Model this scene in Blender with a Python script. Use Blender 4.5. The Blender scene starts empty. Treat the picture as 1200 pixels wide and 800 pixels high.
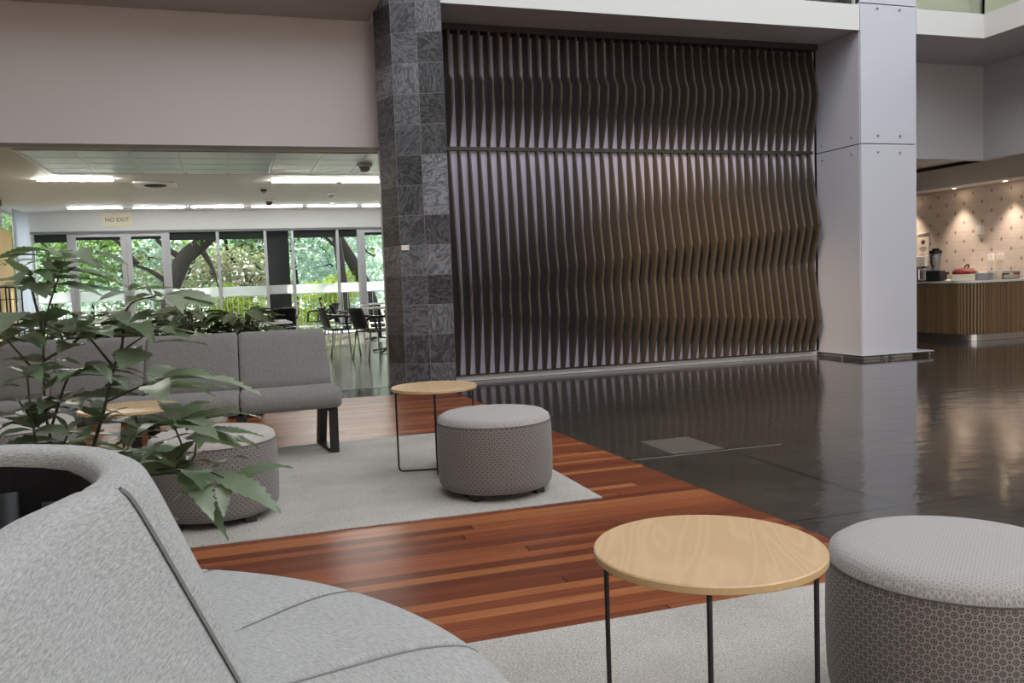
import bpy, bmesh, math, random
from math import sin, cos, pi, radians, atan2, sqrt, hypot
from mathutils import Vector, Matrix

SC = bpy.context.scene
COL = SC.collection
random.seed(7)

# ------------------------------------------------------------------ materials
class N:
    """small helper around a node tree"""
    def __init__(self, name):
        self.m = bpy.data.materials.new(name); self.m.use_nodes = True
        self.t = self.m.node_tree; self.n = self.t.nodes; self.l = self.t.links
        self.b = self.n['Principled BSDF']; self.out = self.n['Material Output']
    def add(self, typ, **kw):
        nd = self.n.new(typ)
        for k, v in kw.items(): setattr(nd, k, v)
        return nd
    def link(self, a, b): self.l.new(a, b)
    def math(self, op, a, b=None, c=None):
        nd = self.add('ShaderNodeMath', operation=op)
        for i, v in enumerate((a, b, c)):
            if v is None: continue
            if hasattr(v, 'links'): self.link(v, nd.inputs[i])
            else: nd.inputs[i].default_value = v
        return nd.outputs[0]
    def coord(self, kind='Object', scale=(1, 1, 1), rot=(0, 0, 0), loc=(0, 0, 0)):
        tc = self.add('ShaderNodeTexCoord'); mp = self.add('ShaderNodeMapping')
        mp.inputs['Scale'].default_value = scale; mp.inputs['Rotation'].default_value = rot
        mp.inputs['Location'].default_value = loc
        self.link(tc.outputs[kind], mp.inputs['Vector']); return mp.outputs[0]
    def noise(self, vec, scale, detail=3, rough=.55, dist=0):
        nd = self.add('ShaderNodeTexNoise'); self.link(vec, nd.inputs['Vector'])
        nd.inputs['Scale'].default_value = scale; nd.inputs['Detail'].default_value = detail
        nd.inputs['Roughness'].default_value = rough; nd.inputs['Distortion'].default_value = dist
        return nd.outputs['Fac']
    def ramp(self, fac, stops):
        nd = self.add('ShaderNodeValToRGB'); e = nd.color_ramp.elements
        while len(e) < len(stops): e.new(.5)
        for el, (p, c) in zip(e, stops):
            el.position = p; el.color = (*c, 1)
        self.link(fac, nd.inputs[0]); return nd.outputs[0]
    def mix(self, fac, a, b, blend='MIX'):
        nd = self.add('ShaderNodeMix', data_type='RGBA', blend_type=blend)
        for sock, v in ((nd.inputs[0], fac), (nd.inputs[6], a), (nd.inputs[7], b)):
            if hasattr(v, 'links'): self.link(v, sock)
            elif isinstance(v, tuple): sock.default_value = (*v, 1)
            else: sock.default_value = v
        return nd.outputs[2]
    def bump(self, h, strength=.2, dist=.002):
        nd = self.add('ShaderNodeBump'); self.link(h, nd.inputs['Height'])
        nd.inputs['Strength'].default_value = strength; nd.inputs['Distance'].default_value = dist
        self.link(nd.outputs[0], self.b.inputs['Normal'])
    def col(self, c):
        if hasattr(c, 'links'): self.link(c, self.b.inputs['Base Color'])
        else: self.b.inputs['Base Color'].default_value = (*c, 1)
    def rough(self, r):
        if hasattr(r, 'links'): self.link(r, self.b.inputs['Roughness'])
        else: self.b.inputs['Roughness'].default_value = r
    def spec(self, s): self.b.inputs['Specular IOR Level'].default_value = s

M = {}
def plain(name, c, rough=.5, metal=0, spec=.5, noise=0, nscale=3):
    k = N(name)
    if noise:
        v = k.coord('Object'); f = k.noise(v, nscale, 4)
        k.col(k.mix(f, tuple(x * (1 - noise) for x in c), tuple(min(1, x * (1 + noise)) for x in c)))
    else: k.col(c)
    k.rough(rough); k.b.inputs['Metallic'].default_value = metal; k.spec(spec)
    M[name] = k.m; return k

def make_materials():
    plain('wall_paint', (.52, .485, .47), .6, noise=.03, nscale=.8)
    plain('white_paint', (.60, .60, .59), .5, noise=.02)
    plain('cafe_ceiling_paint', (.72, .70, .67), .6, noise=.02)
    plain('soffit_paint', (.50, .47, .455), .7, noise=.03)
    plain('recess_paint', (.50, .50, .52), .6, noise=.03)
    plain('panel_white', (.50, .51, .57), .22, noise=.02)
    plain('dark_gap', (.02, .02, .0110), .5)
    plain('black_metal', (.012, .012, .013), .38)
    plain('black_plastic', (.018, .018, .02), .32, noise=.2, nscale=20)
    plain('black_fabric', (.006, .006, .006), .9)
    plain('dark_board', (.016, .016, .017), .6, noise=.2)
    plain('chrome', (.80, .80, .81), .28, 1)
    plain('steel', (.55, .56, .58), .3, 1)
    plain('frame_grey', (.16, .165, .17), .5); plain('aluminium', (.45, .46, .49), .4, .2, noise=.03)
    plain('beige_sign', (.66, .60, .44), .4)
    plain('sign_ink', (.03, .03, .03), .5)
    plain('cream_plastic', (.75, .70, .52), .4, noise=.04)
    plain('warm_yellow_paint', (.80, .58, .28), .6, noise=.03)
    k = plain('curtain', (.86, .88, .92), .8)
    tr = k.add('ShaderNodeBsdfTranslucent'); tr.inputs[0].default_value = (.85, .9, .97, 1); ms = k.add('ShaderNodeMixShader'); ms.inputs[0].default_value = .6
    k.link(k.b.outputs[0], ms.inputs[1]); k.link(tr.outputs[0], ms.inputs[2]); k.link(ms.outputs[0], k.out.inputs['Surface'])
    plain('plinth_paint', (.80, .81, .85), .35, noise=.03)
    plain('red_cloth', (.26, .013, .015), .6, noise=.2, nscale=12)
    plain('grey_plastic', (.30, .30, .31), .4, noise=.05)
    plain('white_plastic', (.80, .79, .77), .35, noise=.02)
    plain('poster_paper', (.82, .76, .66), .5)
    plain('brown_ink', (.20, .09, .05), .6)
    plain('grey_ink', (.22, .20, .19), .6)
    plain('tabletop_edge', (.78, .76, .72), .35)
    plain('table_black', (.02, .02, .021), .3)
    plain('worktop_white', (.72, .70, .67), .25, noise=.03)
    plain('pot_clay', (.10, .10, .105), .5, noise=.15)
    plain('soil', (.03, .02, .014), .95, noise=.4, nscale=30)
    plain('stem', (.045, .05, .025), .55, noise=.3, nscale=30)
    plain('bark', (.020, .016, .014), .9, noise=.5, nscale=6)
    plain('outdoor_concrete', (.42, .43, .46), .8, noise=.1)
    plain('blind_black', (.012, .012, .013), .7)
    plain('upper_wall', (.78, .77, .62), .6, noise=.04)  # lightened, lamplight of the upper floor put into the colour
    plain('brown_door', (.10, .05, .03), .5)
    plain('purple_backing', (.52, .47, .58), .6, noise=.03)

    # --- fins: dark brown stained board
    k = N('fin_brown'); v = k.coord('Object', (1, 1, .3)); f = k.noise(v, 6, 4)
    k.col(k.mix(f, (.062, .047, .033), (.084, .066, .047))); k.rough(.45); M['fin_brown'] = k.m

    plain('fin_shadow', (.03, .025, .022), .7)
    # --- woven upholstery: short slanted strokes, UV in metres
    def fabric(name, c1, c2, wscale, strength, rot):
        k = N(name); uv = k.add('ShaderNodeTexCoord').outputs['UV']
        vr = k.add('ShaderNodeVectorRotate', rotation_type='Z_AXIS'); k.link(uv, vr.inputs['Vector']); vr.inputs['Angle'].default_value = rot
        def st(sx, sy):
            m = k.add('ShaderNodeVectorMath', operation='MULTIPLY'); k.link(vr.outputs[0], m.inputs[0]); m.inputs[1].default_value = (sx, sy, 1); return m.outputs[0]
        n2 = k.noise(st(.25, 1), wscale, 2, .5, .6); n3 = k.noise(st(.5, 1), wscale * 2.2, 2); n1 = k.noise(uv, 5, 3)
        h = k.math('ADD', k.math('MULTIPLY', n2, .72), k.math('MULTIPLY', n3, .28))
        f = k.math('ADD', k.math('MULTIPLY', k.math('SUBTRACT', h, .5), 2.4), k.math('ADD', .42, k.math('MULTIPLY', n1, .16)))
        k.col(k.mix(k.math('MINIMUM', k.math('MAXIMUM', f, 0), 1), c1, c2))
        k.rough(.9); k.spec(.15); k.b.inputs['Sheen Weight'].default_value = .2
        k.bump(h, strength, .004); M[name] = k.m
    fabric('grey_weave', (.235, .235, .228), (.465, .465, .45), 270, .7, -.04)
    fabric('banquette_weave_shaded', (.115, .11, .104), (.235, .225, .213), 230, .4, -.5)  # grey weave darkened, the shade of the backlit seat is in its colour
    fabric('stitch_grey', (.07, .07, .07), (.30, .30, .30), 420, .8, 0)
    fabric('pouf_plain', (.30, .275, .25), (.50, .465, .43), 260, .5, .7)

    # --- patterned pouf fabric (rings on a diagonal grid), driven by UV in metres
    def rings(name, light, dark, cell, contrast):
        k = N(name); uv = k.add('ShaderNodeTexCoord').outputs['UV']
        sp = k.add('ShaderNodeSeparateXYZ'); k.link(uv, sp.inputs[0])
        u, w = sp.outputs[0], sp.outputs[1]
        a = k.math('DIVIDE', k.math('ADD', u, w), cell); b = k.math('DIVIDE', k.math('SUBTRACT', u, w), cell)
        fa = k.math('SUBTRACT', k.math('FRACT', a), .5); fb = k.math('SUBTRACT', k.math('FRACT', b), .5)
        r = k.math('SQRT', k.math('ADD', k.math('MULTIPLY', fa, fa), k.math('MULTIPLY', fb, fb)))
        ring = k.math('SUBTRACT', 1, k.math('MULTIPLY', k.math('ABSOLUTE', k.math('SUBTRACT', r, .30)), 7), None)
        ring = k.math('MAXIMUM', ring, 0)
        dot = k.math('LESS_THAN', r, .13)
        corner = k.math('GREATER_THAN', r, .56)
        ink = k.math('MINIMUM', k.math('ADD', k.math('ADD', ring, dot), k.math('MULTIPLY', corner, .8)), 1)
        nz = k.noise(uv, 900, 2)
        ink = k.math('MULTIPLY', k.math('ADD', k.math('MULTIPLY', ink, contrast), k.math('MULTIPLY', nz, .3)), .85)
        k.col(k.mix(ink, light, dark)); k.rough(.88); k.spec(.2); k.b.inputs['Sheen Weight'].default_value = .2
        k.bump(k.math('ADD', ink, nz), .35, .002); M[name] = k.m
    rings('pouf_rings', (.30, .275, .26), (.03, .025, .022), .026, .95)
    rings('pouf_rings_top', (.44, .42, .40), (.13, .12, .115), .016, .7)

    # --- birch table top
    k = N('birch'); v = k.coord('Object', (1, .16, 1), (0, 0, .35))
    n = k.noise(v, 5.5, 2, .5, .6)
    w = k.math('ABSOLUTE', k.math('SINE', k.math('MULTIPLY', n, 46)))
    v2 = k.coord('Object', (1, .05, 1), (0, 0, .35)); g = k.noise(v2, 160, 3)
    f = k.math('ADD', k.math('MULTIPLY', w, .55), k.math('MULTIPLY', g, .45))
    k.col(k.mix(f, (.60, .42, .25), (.50, .325, .175))); k.rough(.33); k.bump(g, .04, .001); M['birch'] = k.m
    plain('ply_edge', (.52, .36, .18), .45, noise=.15, nscale=60)

    # --- jarrah strip floor, boards along X
    k = N('jarrah'); tc = k.add('ShaderNodeTexCoord').outputs['Object']
    sp = k.add('ShaderNodeSeparateXYZ'); k.link(tc, sp.inputs[0]); x, y = sp.outputs[0], sp.outputs[1]
    bw = .066
    row = k.math('FLOOR', k.math('DIVIDE', y, bw))
    wn = k.add('ShaderNodeTexWhiteNoise', noise_dimensions='1D'); k.link(row, wn.inputs['W'])
    xx = k.math('DIVIDE', k.math('ADD', x, k.math('MULTIPLY', wn.outputs['Value'], 9)), 4.6)
    cell = k.math('FLOOR', xx)
    wn2 = k.add('ShaderNodeTexWhiteNoise', noise_dimensions='2D')
    cb = k.add('ShaderNodeCombineXYZ'); k.link(row, cb.inputs[0]); k.link(cell, cb.inputs[1]); k.link(cb.outputs[0], wn2.inputs['Vector'])
    tone = wn2.outputs['Value']
    base = k.ramp(tone, [(0, (.13, .034, .015)), (.35, (.20, .053, .021)), (.75, (.275, .08, .029)), (1, (.39, .14, .05))])
    cb2 = k.add('ShaderNodeCombineXYZ')
    k.link(k.math('MULTIPLY', x, 1.2), cb2.inputs[0]); k.link(k.math('MULTIPLY', y, 26), cb2.inputs[1]); k.link(k.math('MULTIPLY', tone, 40), cb2.inputs[2])
    g = k.noise(cb2.outputs[0], 1.6, 5, .65, .4)
    c = k.mix(k.math('MULTIPLY', k.math('SUBTRACT', g, .35), 1.4), base, (.045, .010, .006))
    fy = k.math('FRACT', k.math('DIVIDE', y, bw)); gap = k.math('LESS_THAN', fy, .03)
    fx = k.math('LESS_THAN', k.math('FRACT', xx), .0016)
    c = k.mix(k.math('MAXIMUM', gap, fx), c, (.03, .008, .005)); k.col(c)
    v = k.coord('Object'); k.rough(k.math('ADD', .26, k.math('MULTIPLY', k.noise(v, 5, 3), .14))); k.spec(.24)
    cb3 = k.add('ShaderNodeCombineXYZ'); k.link(k.math('MULTIPLY', x, 1), cb3.inputs[0]); k.link(k.math('MULTIPLY', y, 9), cb3.inputs[1])
    k.bump(k.math('SUBTRACT', k.noise(cb3.outputs[0], 3, 2), k.math('MULTIPLY', gap, .5)), .03, .002)
    M['jarrah'] = k.m

    # --- polished dark stone floor
    k = N('dark_stone'); v = k.coord('Object'); sp = k.add('ShaderNodeSeparateXYZ'); k.link(v, sp.inputs[0]); x, y = sp.outputs[0], sp.outputs[1]
    n1 = k.noise(v, 1.3, 6, .6); n2 = k.noise(v, 9, 5, .6)
    f = k.math('ADD', k.math('MULTIPLY', n1, .6), k.math('MULTIPLY', n2, .4))
    c = k.ramp(f, [(.3, (.026, .022, .018)), (.55, (.046, .040, .034)), (.75, (.075, .066, .056))])
    TX, TY = 1.0, 1.5
    fx = k.math('FRACT', k.math('DIVIDE', k.math('SUBTRACT', x, 4.86), TX * 2)); fy = k.math('FRACT', k.math('DIVIDE', k.math('SUBTRACT', y, 4.64), TY))
    j = k.math('MAXIMUM', k.math('LESS_THAN', fx, .009 / TX), k.math('LESS_THAN', fy, .02 / TY))
    c = k.mix(k.math('MULTIPLY', j, .8), c, (.008, .007, .006)); k.col(c)
    k.rough(k.math('ADD', .05, k.math('MULTIPLY', n2, .10)))
    wv = k.coord('Object', (1, 2.2, 1), (0, 0, .3)); wob = k.noise(wv, 3.2, 3, .5, .3); fine = k.noise(v, 40, 3)
    k.bump(k.math('SUBTRACT', k.math('ADD', wob, k.math('MULTIPLY', fine, .08)), k.math('MULTIPLY', j, .3)), .32, .008)
    M['dark_stone'] = k.m
    plain('pale_joint', (.17, .165, .16), .4); plain('smoked_jug', (.34, .31, .30), .2); plain('cafe_stone_lightened', (.14, .125, .10), .2, spec=.35, noise=.15, nscale=2); plain('hatch_stone', (.105, .095, .078), .35, noise=.2, nscale=6)  # cafe stone repeats the dark stone, lightened for reflections and bounce

    # --- loop pile rug
    k = N('rug'); v = k.coord('Object')
    n = k.noise(v, 170, 3, .7); n2 = k.noise(v, 2.2, 3); vr = k.add('ShaderNodeTexVoronoi'); k.link(v, vr.inputs['Vector']); vr.inputs['Scale'].default_value = 120
    f = k.math('ADD', k.math('MULTIPLY', n, .75), k.math('MULTIPLY', n2, .25))
    k.col(k.ramp(f, [(.32, (.22, .205, .185)), (.52, (.43, .405, .37)), (.7, (.63, .60, .55))])); k.rough(.95); k.spec(.1)
    k.bump(k.math('ADD', n, k.math('MULTIPLY', vr.outputs['Distance'], .6)), .7, .006); M['rug'] = k.m

    # --- slate cladding tiles; UV holds metres along the face and height
    k = N('slate'); uv = k.add('ShaderNodeTexCoord').outputs['UV']
    sp = k.add('ShaderNodeSeparateXYZ'); k.link(uv, sp.inputs[0]); u, w = sp.outputs[0], sp.outputs[1]
    cu = k.math('FLOOR', k.math('DIVIDE', u, .2525)); cw = k.math('FLOOR', k.math('DIVIDE', w, .298))
    cb = k.add('ShaderNodeCombineXYZ'); k.link(cu, cb.inputs[0]); k.link(cw, cb.inputs[1])
    wn = k.add('ShaderNodeTexWhiteNoise', noise_dimensions='2D'); k.link(cb.outputs[0], wn.inputs['Vector'])
    rnd = wn.outputs['Value']
    vr = k.add('ShaderNodeVectorRotate', rotation_type='Z_AXIS'); k.link(uv, vr.inputs['Vector']); k.link(k.math('MULTIPLY', rnd, 6.28), vr.inputs['Angle'])
    off = k.add('ShaderNodeVectorMath', operation='MULTIPLY_ADD'); k.link(wn.outputs['Color'], off.inputs[0]); off.inputs[1].default_value = (30, 30, 30); k.link(vr.outputs[0], off.inputs[2])
    st = k.add('ShaderNodeVectorMath', operation='MULTIPLY'); k.link(off.outputs[0], st.inputs[0]); st.inputs[1].default_value = (1, 2.1, 1)
    n = k.noise(st.outputs[0], 4.2, 2, .5, 1.3)
    n2 = k.noise(st.outputs[0], 22, 4, .6, .8)
    vein = k.math('ABSOLUTE', k.math('SINE', k.math('MULTIPLY', n, 17)))
    f = k.math('ADD', k.math('MULTIPLY', vein, .36), k.math('ADD', k.math('MULTIPLY', n2, .5), k.math('MULTIPLY', k.math('SUBTRACT', rnd, .5), .5)))
    c = k.ramp(f, [(.08, (.012, .013, .015)), (.42, (.07, .072, .08)), (.68, (.145, .15, .165)), (1, (.36, .365, .385))])
    fu = k.math('FRACT', k.math('DIVIDE', u, .2525)); fw_ = k.math('FRACT', k.math('DIVIDE', w, .298))
    g = k.math('MAXIMUM', k.math('LESS_THAN', fu, .014), k.math('LESS_THAN', fw_, .012))
    c = k.mix(g, c, (.24, .24, .245)); k.col(c); k.rough(.42)
    k.bump(k.math('SUBTRACT', n2, k.math('MULTIPLY', g, .5)), .25, .003); M['slate'] = k.m
    # dark tiled pier outside
    plain('dark_tile', (.010, .011, .012), .6, noise=.3, nscale=4)

    # --- vertical timber battens of the counter (UV x in metres)
    k = N('battens'); uv = k.add('ShaderNodeTexCoord').outputs['UV']; sp = k.add('ShaderNodeSeparateXYZ'); k.link(uv, sp.inputs[0])
    cell = k.math('FLOOR', k.math('DIVIDE', sp.outputs[0], .044)); wn = k.add('ShaderNodeTexWhiteNoise', noise_dimensions='1D'); k.link(cell, wn.inputs['W'])
    k.col(k.mix(wn.outputs['Value'], (.17, .105, .052), (.26, .17, .09))); k.rough(.5); M['battens'] = k.m
    plain('batten_gap', (.025, .018, .012), .8)

    # --- servery feature tiles with small three-point motifs (UV metres)
    k = N('motif_tile'); uv = k.add('ShaderNodeTexCoord').outputs['UV']; sp = k.add('ShaderNodeSeparateXYZ'); k.link(uv, sp.inputs[0]); u, w = sp.outputs[0], sp.outputs[1]
    H = .155; W = .36
    row = k.math('FLOOR', k.math('DIVIDE', w, H)); odd = k.math('MODULO', row, 2)
    uu = k.math('ADD', k.math('DIVIDE', u, W), k.math('MULTIPLY', odd, .5))
    du = k.math('MULTIPLY', k.math('ABSOLUTE', k.math('SUBTRACT', k.math('FRACT', uu), .5)), W)
    dw = k.math('MULTIPLY', k.math('SUBTRACT', k.math('FRACT', k.math('DIVIDE', w, H)), .5), H)
    tri = k.math('LESS_THAN', k.math('ADD', du, k.math('MULTIPLY', k.math('ABSOLUTE', dw), .55)), .022)
    spoke = k.math('MULTIPLY', k.math('LESS_THAN', k.math('ABSOLUTE', dw), .0035), .3)
    line = k.math('MULTIPLY', k.math('LESS_THAN', k.math('ABSOLUTE', k.math('SUBTRACT', du, k.math('MULTIPLY', k.math('ABSOLUTE', dw), 1.7))), .004), .3)
    nz = k.noise(uv, 12, 4)
    c = k.mix(nz, (.64, .56, .50), (.76, .68, .61))
    c = k.mix(k.math('MAXIMUM', k.math('MAXIMUM', line, spoke), k.math('MULTIPLY', tri, .8)), c, (.26, .17, .12)); k.col(c); k.rough(.45); M['motif_tile'] = k.m

    # --- leaves
    def leaf(name, c1, c2, trans, gl=.38):
        k = N(name); at = k.add('ShaderNodeAttribute', attribute_name='tone')
        v = k.coord('Object'); nz = k.noise(v, 30, 3)
        c = k.mix(k.math('ADD', k.math('MULTIPLY', at.outputs['Fac'], .75), k.math('MULTIPLY', nz, .25)), c1, c2)
        k.col(c); k.rough(gl)
        tr = k.add('ShaderNodeBsdfTranslucent'); k.link(k.mix(.5, c, (.22, .42, .04)), tr.inputs['Color'])
        ms = k.add('ShaderNodeMixShader'); ms.inputs[0].default_value = trans
        k.link(k.b.outputs[0], ms.inputs[1]); k.link(tr.outputs[0], ms.inputs[2]); k.link(ms.outputs[0], k.out.inputs['Surface']); M[name] = k.m
    leaf('leaf_big', (.065, .105, .055), (.29, .34, .24), .22, .30)
    leaf('leaf_low', (.05, .075, .035), (.17, .19, .11), .2)
    leaf('leaf_mid', (.05, .10, .05), (.27, .36, .17), .5, .6)
    leaf('leaf_yellow', (.16, .25, .04), (.65, .68, .12), .5, .6)
    leaf('leaf_hazed', (.16, .25, .26), (.55, .68, .74), .4, .6)  # haze of the distance put into the leaf colour
    leaf('leaf_dry', (.16, .12, .09), (.62, .54, .45), .4, .7)

    # --- glass
    def glass(name, tint, refl):
        k = N(name); t = k.add('ShaderNodeBsdfTransparent'); t.inputs[0].default_value = (*tint, 1)
        g = k.add('ShaderNodeBsdfGlossy'); g.inputs['Roughness'].default_value = .02
        fr = k.add('ShaderNodeFresnel'); fr.inputs[0].default_value = 1.35
        ms = k.add('ShaderNodeMixShader'); k.link(k.math('MULTIPLY', fr.outputs[0], refl), ms.inputs[0])
        k.link(t.outputs[0], ms.inputs[1]); k.link(g.outputs[0], ms.inputs[2]); k.link(ms.outputs[0], k.out.inputs['Surface']); M[name] = k.m
    glass('window_glass', (.95, .98, .98), .15); glass('green_glass', (.93, .97, .92), .6); glass('clear_plastic', (.85, .85, .85), 1)
    k = N('frosted'); t = k.add('ShaderNodeBsdfTransparent'); d = k.add('ShaderNodeBsdfTranslucent'); d.inputs[0].default_value = (.85, .88, .86, 1)
    ms = k.add('ShaderNodeMixShader'); ms.inputs[0].default_value = .6; k.link(t.outputs[0], ms.inputs[1]); k.link(d.outputs[0], ms.inputs[2])
    df = k.add('ShaderNodeBsdfDiffuse'); df.inputs[0].default_value = (.8, .82, .8, 1); ms2 = k.add('ShaderNodeMixShader'); ms2.inputs[0].default_value = .25
    k.link(ms.outputs[0], ms2.inputs[1]); k.link(df.outputs[0], ms2.inputs[2]); k.link(ms2.outputs[0], k.out.inputs['Surface']); M['frosted'] = k.m

    def emit(name, c, s):
        k = N(name); e = k.add('ShaderNodeEmission'); e.inputs[0].default_value = (*c, 1); e.inputs[1].default_value = s
        k.link(e.outputs[0], k.out.inputs['Surface']); M[name] = k.m
    emit('tube_glow', (1, .97, .90), 130); emit('tube_glow_cool', (.95, .98, 1), 30); emit('downlight_glow', (1, .78, .5), 25)
    # matt metal ceiling tiles
    k = N('ceiling_tile'); k.col((.52, .56, .54)); k.rough(.38); k.b.inputs['Metallic'].default_value = .35; M['ceiling_tile'] = k.m
    k = N('ground'); v = k.coord('Object'); f = k.noise(v, 1.5, 5); k.col(k.mix(f, (.10, .16, .05), (.30, .32, .16))); k.rough(.95); M['ground'] = k.m
make_materials()
PLANT_LEAVES = [
 (-0.441,2.729,1.215, -0.273,2.514,1.179, 0.050),
 (-0.444,2.677,1.210, -0.318,2.265,1.171, 0.070),
 (-0.453,2.679,1.208, -0.652,2.850,1.227, 0.050),
 (-0.458,2.681,1.204, -0.493,2.374,1.180, 0.050),
 (-0.476,2.793,1.216, -0.719,3.186,1.209, 0.060),
 (-0.520,2.592,1.159, -0.566,2.505,1.205, 0.060),
 (-0.519,2.593,1.175, -0.438,2.406,1.138, 0.050),
 (-0.551,2.601,1.155, -0.495,2.475,1.114, 0.060),
 (-0.491,2.690,1.181, -0.272,2.509,1.117, 0.050),
 (-0.493,2.687,1.138, -0.329,2.421,1.099, 0.050),
 (-0.534,2.701,1.156, -0.653,2.739,1.151, 0.050),
 (-0.548,2.705,1.138, -0.627,2.624,1.131, 0.050),
 (-0.586,2.822,1.135, -0.471,2.572,1.102, 0.050),
 (-0.313,2.838,1.114, -0.226,2.598,1.096, 0.040),
 (-0.230,2.810,1.096, -0.141,2.462,1.043, 0.090),
 (-0.290,2.829,1.090, -0.207,2.697,1.088, 0.050),
 (-0.522,2.688,1.031, -0.526,2.215,1.017, 0.100),
 (-0.539,2.799,1.028, -0.713,2.962,1.057, 0.080),
 (-0.511,2.685,1.033, -0.384,2.435,1.046, 0.070),
 (-0.440,2.766,1.009, -0.330,2.522,1.037, 0.080),
 (-0.436,2.764,1.007, -0.547,2.905,1.014, 0.080),
 (-0.414,2.652,1.008, -0.310,2.407,0.991, 0.090),
 (-0.434,2.763,1.004, -0.331,2.942,1.021, 0.080),
 (-0.317,2.726,1.010, -0.213,2.427,0.971, 0.085),
 (-0.307,2.723,1.014, -0.380,2.960,1.047, 0.070),
 (-0.266,2.708,0.978, -0.163,2.465,0.989, 0.080),
 (-0.273,2.710,0.978, -0.331,2.520,1.005, 0.080),
 (-0.621,2.717,0.987, -0.679,2.630,0.986, 0.070),
 (-0.621,2.717,0.987, -0.483,2.460,0.967, 0.050),
 (-0.616,2.715,0.987, -0.592,2.919,1.000, 0.060),
 (-0.621,2.716,0.982, -0.741,2.967,1.006, 0.070),
 (-0.551,2.584,0.912, -0.611,2.498,0.928, 0.090),
 (-0.549,2.583,0.914, -0.477,2.400,0.888, 0.060),
 (-0.545,2.582,0.914, -0.504,2.778,0.902, 0.050),
 (-0.522,2.680,0.923, -0.409,2.538,0.916, 0.050),
 (-0.522,2.680,0.921, -0.621,2.818,0.926, 0.050),
 (-0.488,2.561,0.877, -0.566,2.376,0.882, 0.080),
 (-0.479,2.558,0.877, -0.520,2.886,0.868, 0.050),
 (-0.420,2.646,0.898, -0.330,2.406,0.895, 0.090),
 (-0.418,2.645,0.898, -0.351,2.833,0.887, 0.070),
 (-0.420,2.646,0.895, -0.446,2.442,0.884, 0.090),
 (-0.416,2.644,0.893, -0.320,2.401,0.873, 0.060),
 (-0.257,2.695,0.845, -0.370,2.629,0.893, 0.090),
 (-0.257,2.695,0.845, -0.070,2.531,0.863, 0.090),
 (-0.255,2.694,0.837, 0.049,2.436,0.811, 0.120),
 (-0.260,2.695,0.838, -0.358,2.517,0.852, 0.100),
 (-0.240,2.584,0.843, -0.179,2.248,0.836, 0.100),
 (-0.269,2.803,0.837, -0.205,2.995,0.853, 0.080),
 (-0.348,2.621,0.876, -0.279,2.387,0.858, 0.050),
 (-0.185,2.558,0.733, -0.090,2.741,0.773, 0.090),
 (-0.178,2.556,0.735, 0.045,2.381,0.756, 0.090),
 (-0.180,2.557,0.733, -0.062,2.203,0.735, 0.090),
 (-0.185,2.558,0.733, -0.298,2.596,0.761, 0.090),
 (-0.122,2.537,0.714, 0.027,2.381,0.674, 0.060),
 (-0.124,2.537,0.711, -0.058,2.727,0.720, 0.080),
 (-0.185,2.558,0.738, -0.234,2.787,0.768, 0.090),
 (-0.190,2.559,0.731, -0.265,2.374,0.739, 0.090),
 (-0.117,2.535,0.716, 0.055,2.582,0.671, 0.050),
 (-0.162,2.438,0.630, -0.031,2.448,0.622, 0.080),
 (-0.108,2.420,0.619, 0.075,2.197,0.538, 0.100),
 (-0.059,2.351,0.610, -0.062,2.241,0.533, 0.100),
 (-0.165,2.438,0.621, -0.105,2.208,0.613, 0.100),
 (-0.170,2.439,0.612, -0.086,2.196,0.535, 0.090),
 (-0.187,2.498,0.628, -0.116,2.686,0.628, 0.090),
 (-0.194,2.449,0.639, -0.290,2.483,0.688, 0.090),
 (-0.184,2.445,0.631, -0.263,2.316,0.672, 0.090),
 (-0.087,2.466,0.617, 0.004,2.594,0.608, 0.080),
 (-0.164,2.436,0.591, -0.055,2.285,0.458, 0.050),
 (-0.207,2.557,0.631, -0.136,2.643,0.670, 0.090),
 (-0.314,2.595,0.671, -0.285,2.539,0.756, 0.100),
 (-0.378,2.622,0.757, -0.426,2.535,0.801, 0.100),
 (-0.378,2.621,0.752, -0.321,2.710,0.770, 0.100),
 (-0.381,2.622,0.748, -0.432,2.428,0.756, 0.110),
 (-0.374,2.620,0.747, -0.276,2.483,0.745, 0.100),
 (-0.394,2.731,0.743, -0.436,2.853,0.787, 0.100),
 (-0.541,2.568,0.755, -0.624,2.597,0.786, 0.100),
 (-0.541,2.568,0.751, -0.511,2.771,0.777, 0.100),
 (-0.539,2.567,0.748, -0.428,2.426,0.745, 0.100),
 (-0.543,2.569,0.748, -0.609,2.484,0.747, 0.110),
 (-0.562,2.679,0.740, -0.630,2.914,0.763, 0.090),
 (-0.471,2.649,0.725, -0.514,2.667,0.774, 0.110),
 (-0.467,2.647,0.717, -0.381,2.411,0.739, 0.100),
 (-0.489,2.661,0.809, -0.503,2.455,0.803, 0.090),
 (-0.484,2.660,0.814, -0.455,2.860,0.803, 0.070),
 (-0.489,2.661,0.809, -0.397,2.421,0.810, 0.090),
 (-0.603,2.698,0.814, -0.667,2.613,0.811, 0.090),
 (-0.599,2.697,0.814, -0.556,2.789,0.819, 0.060),
]
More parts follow.
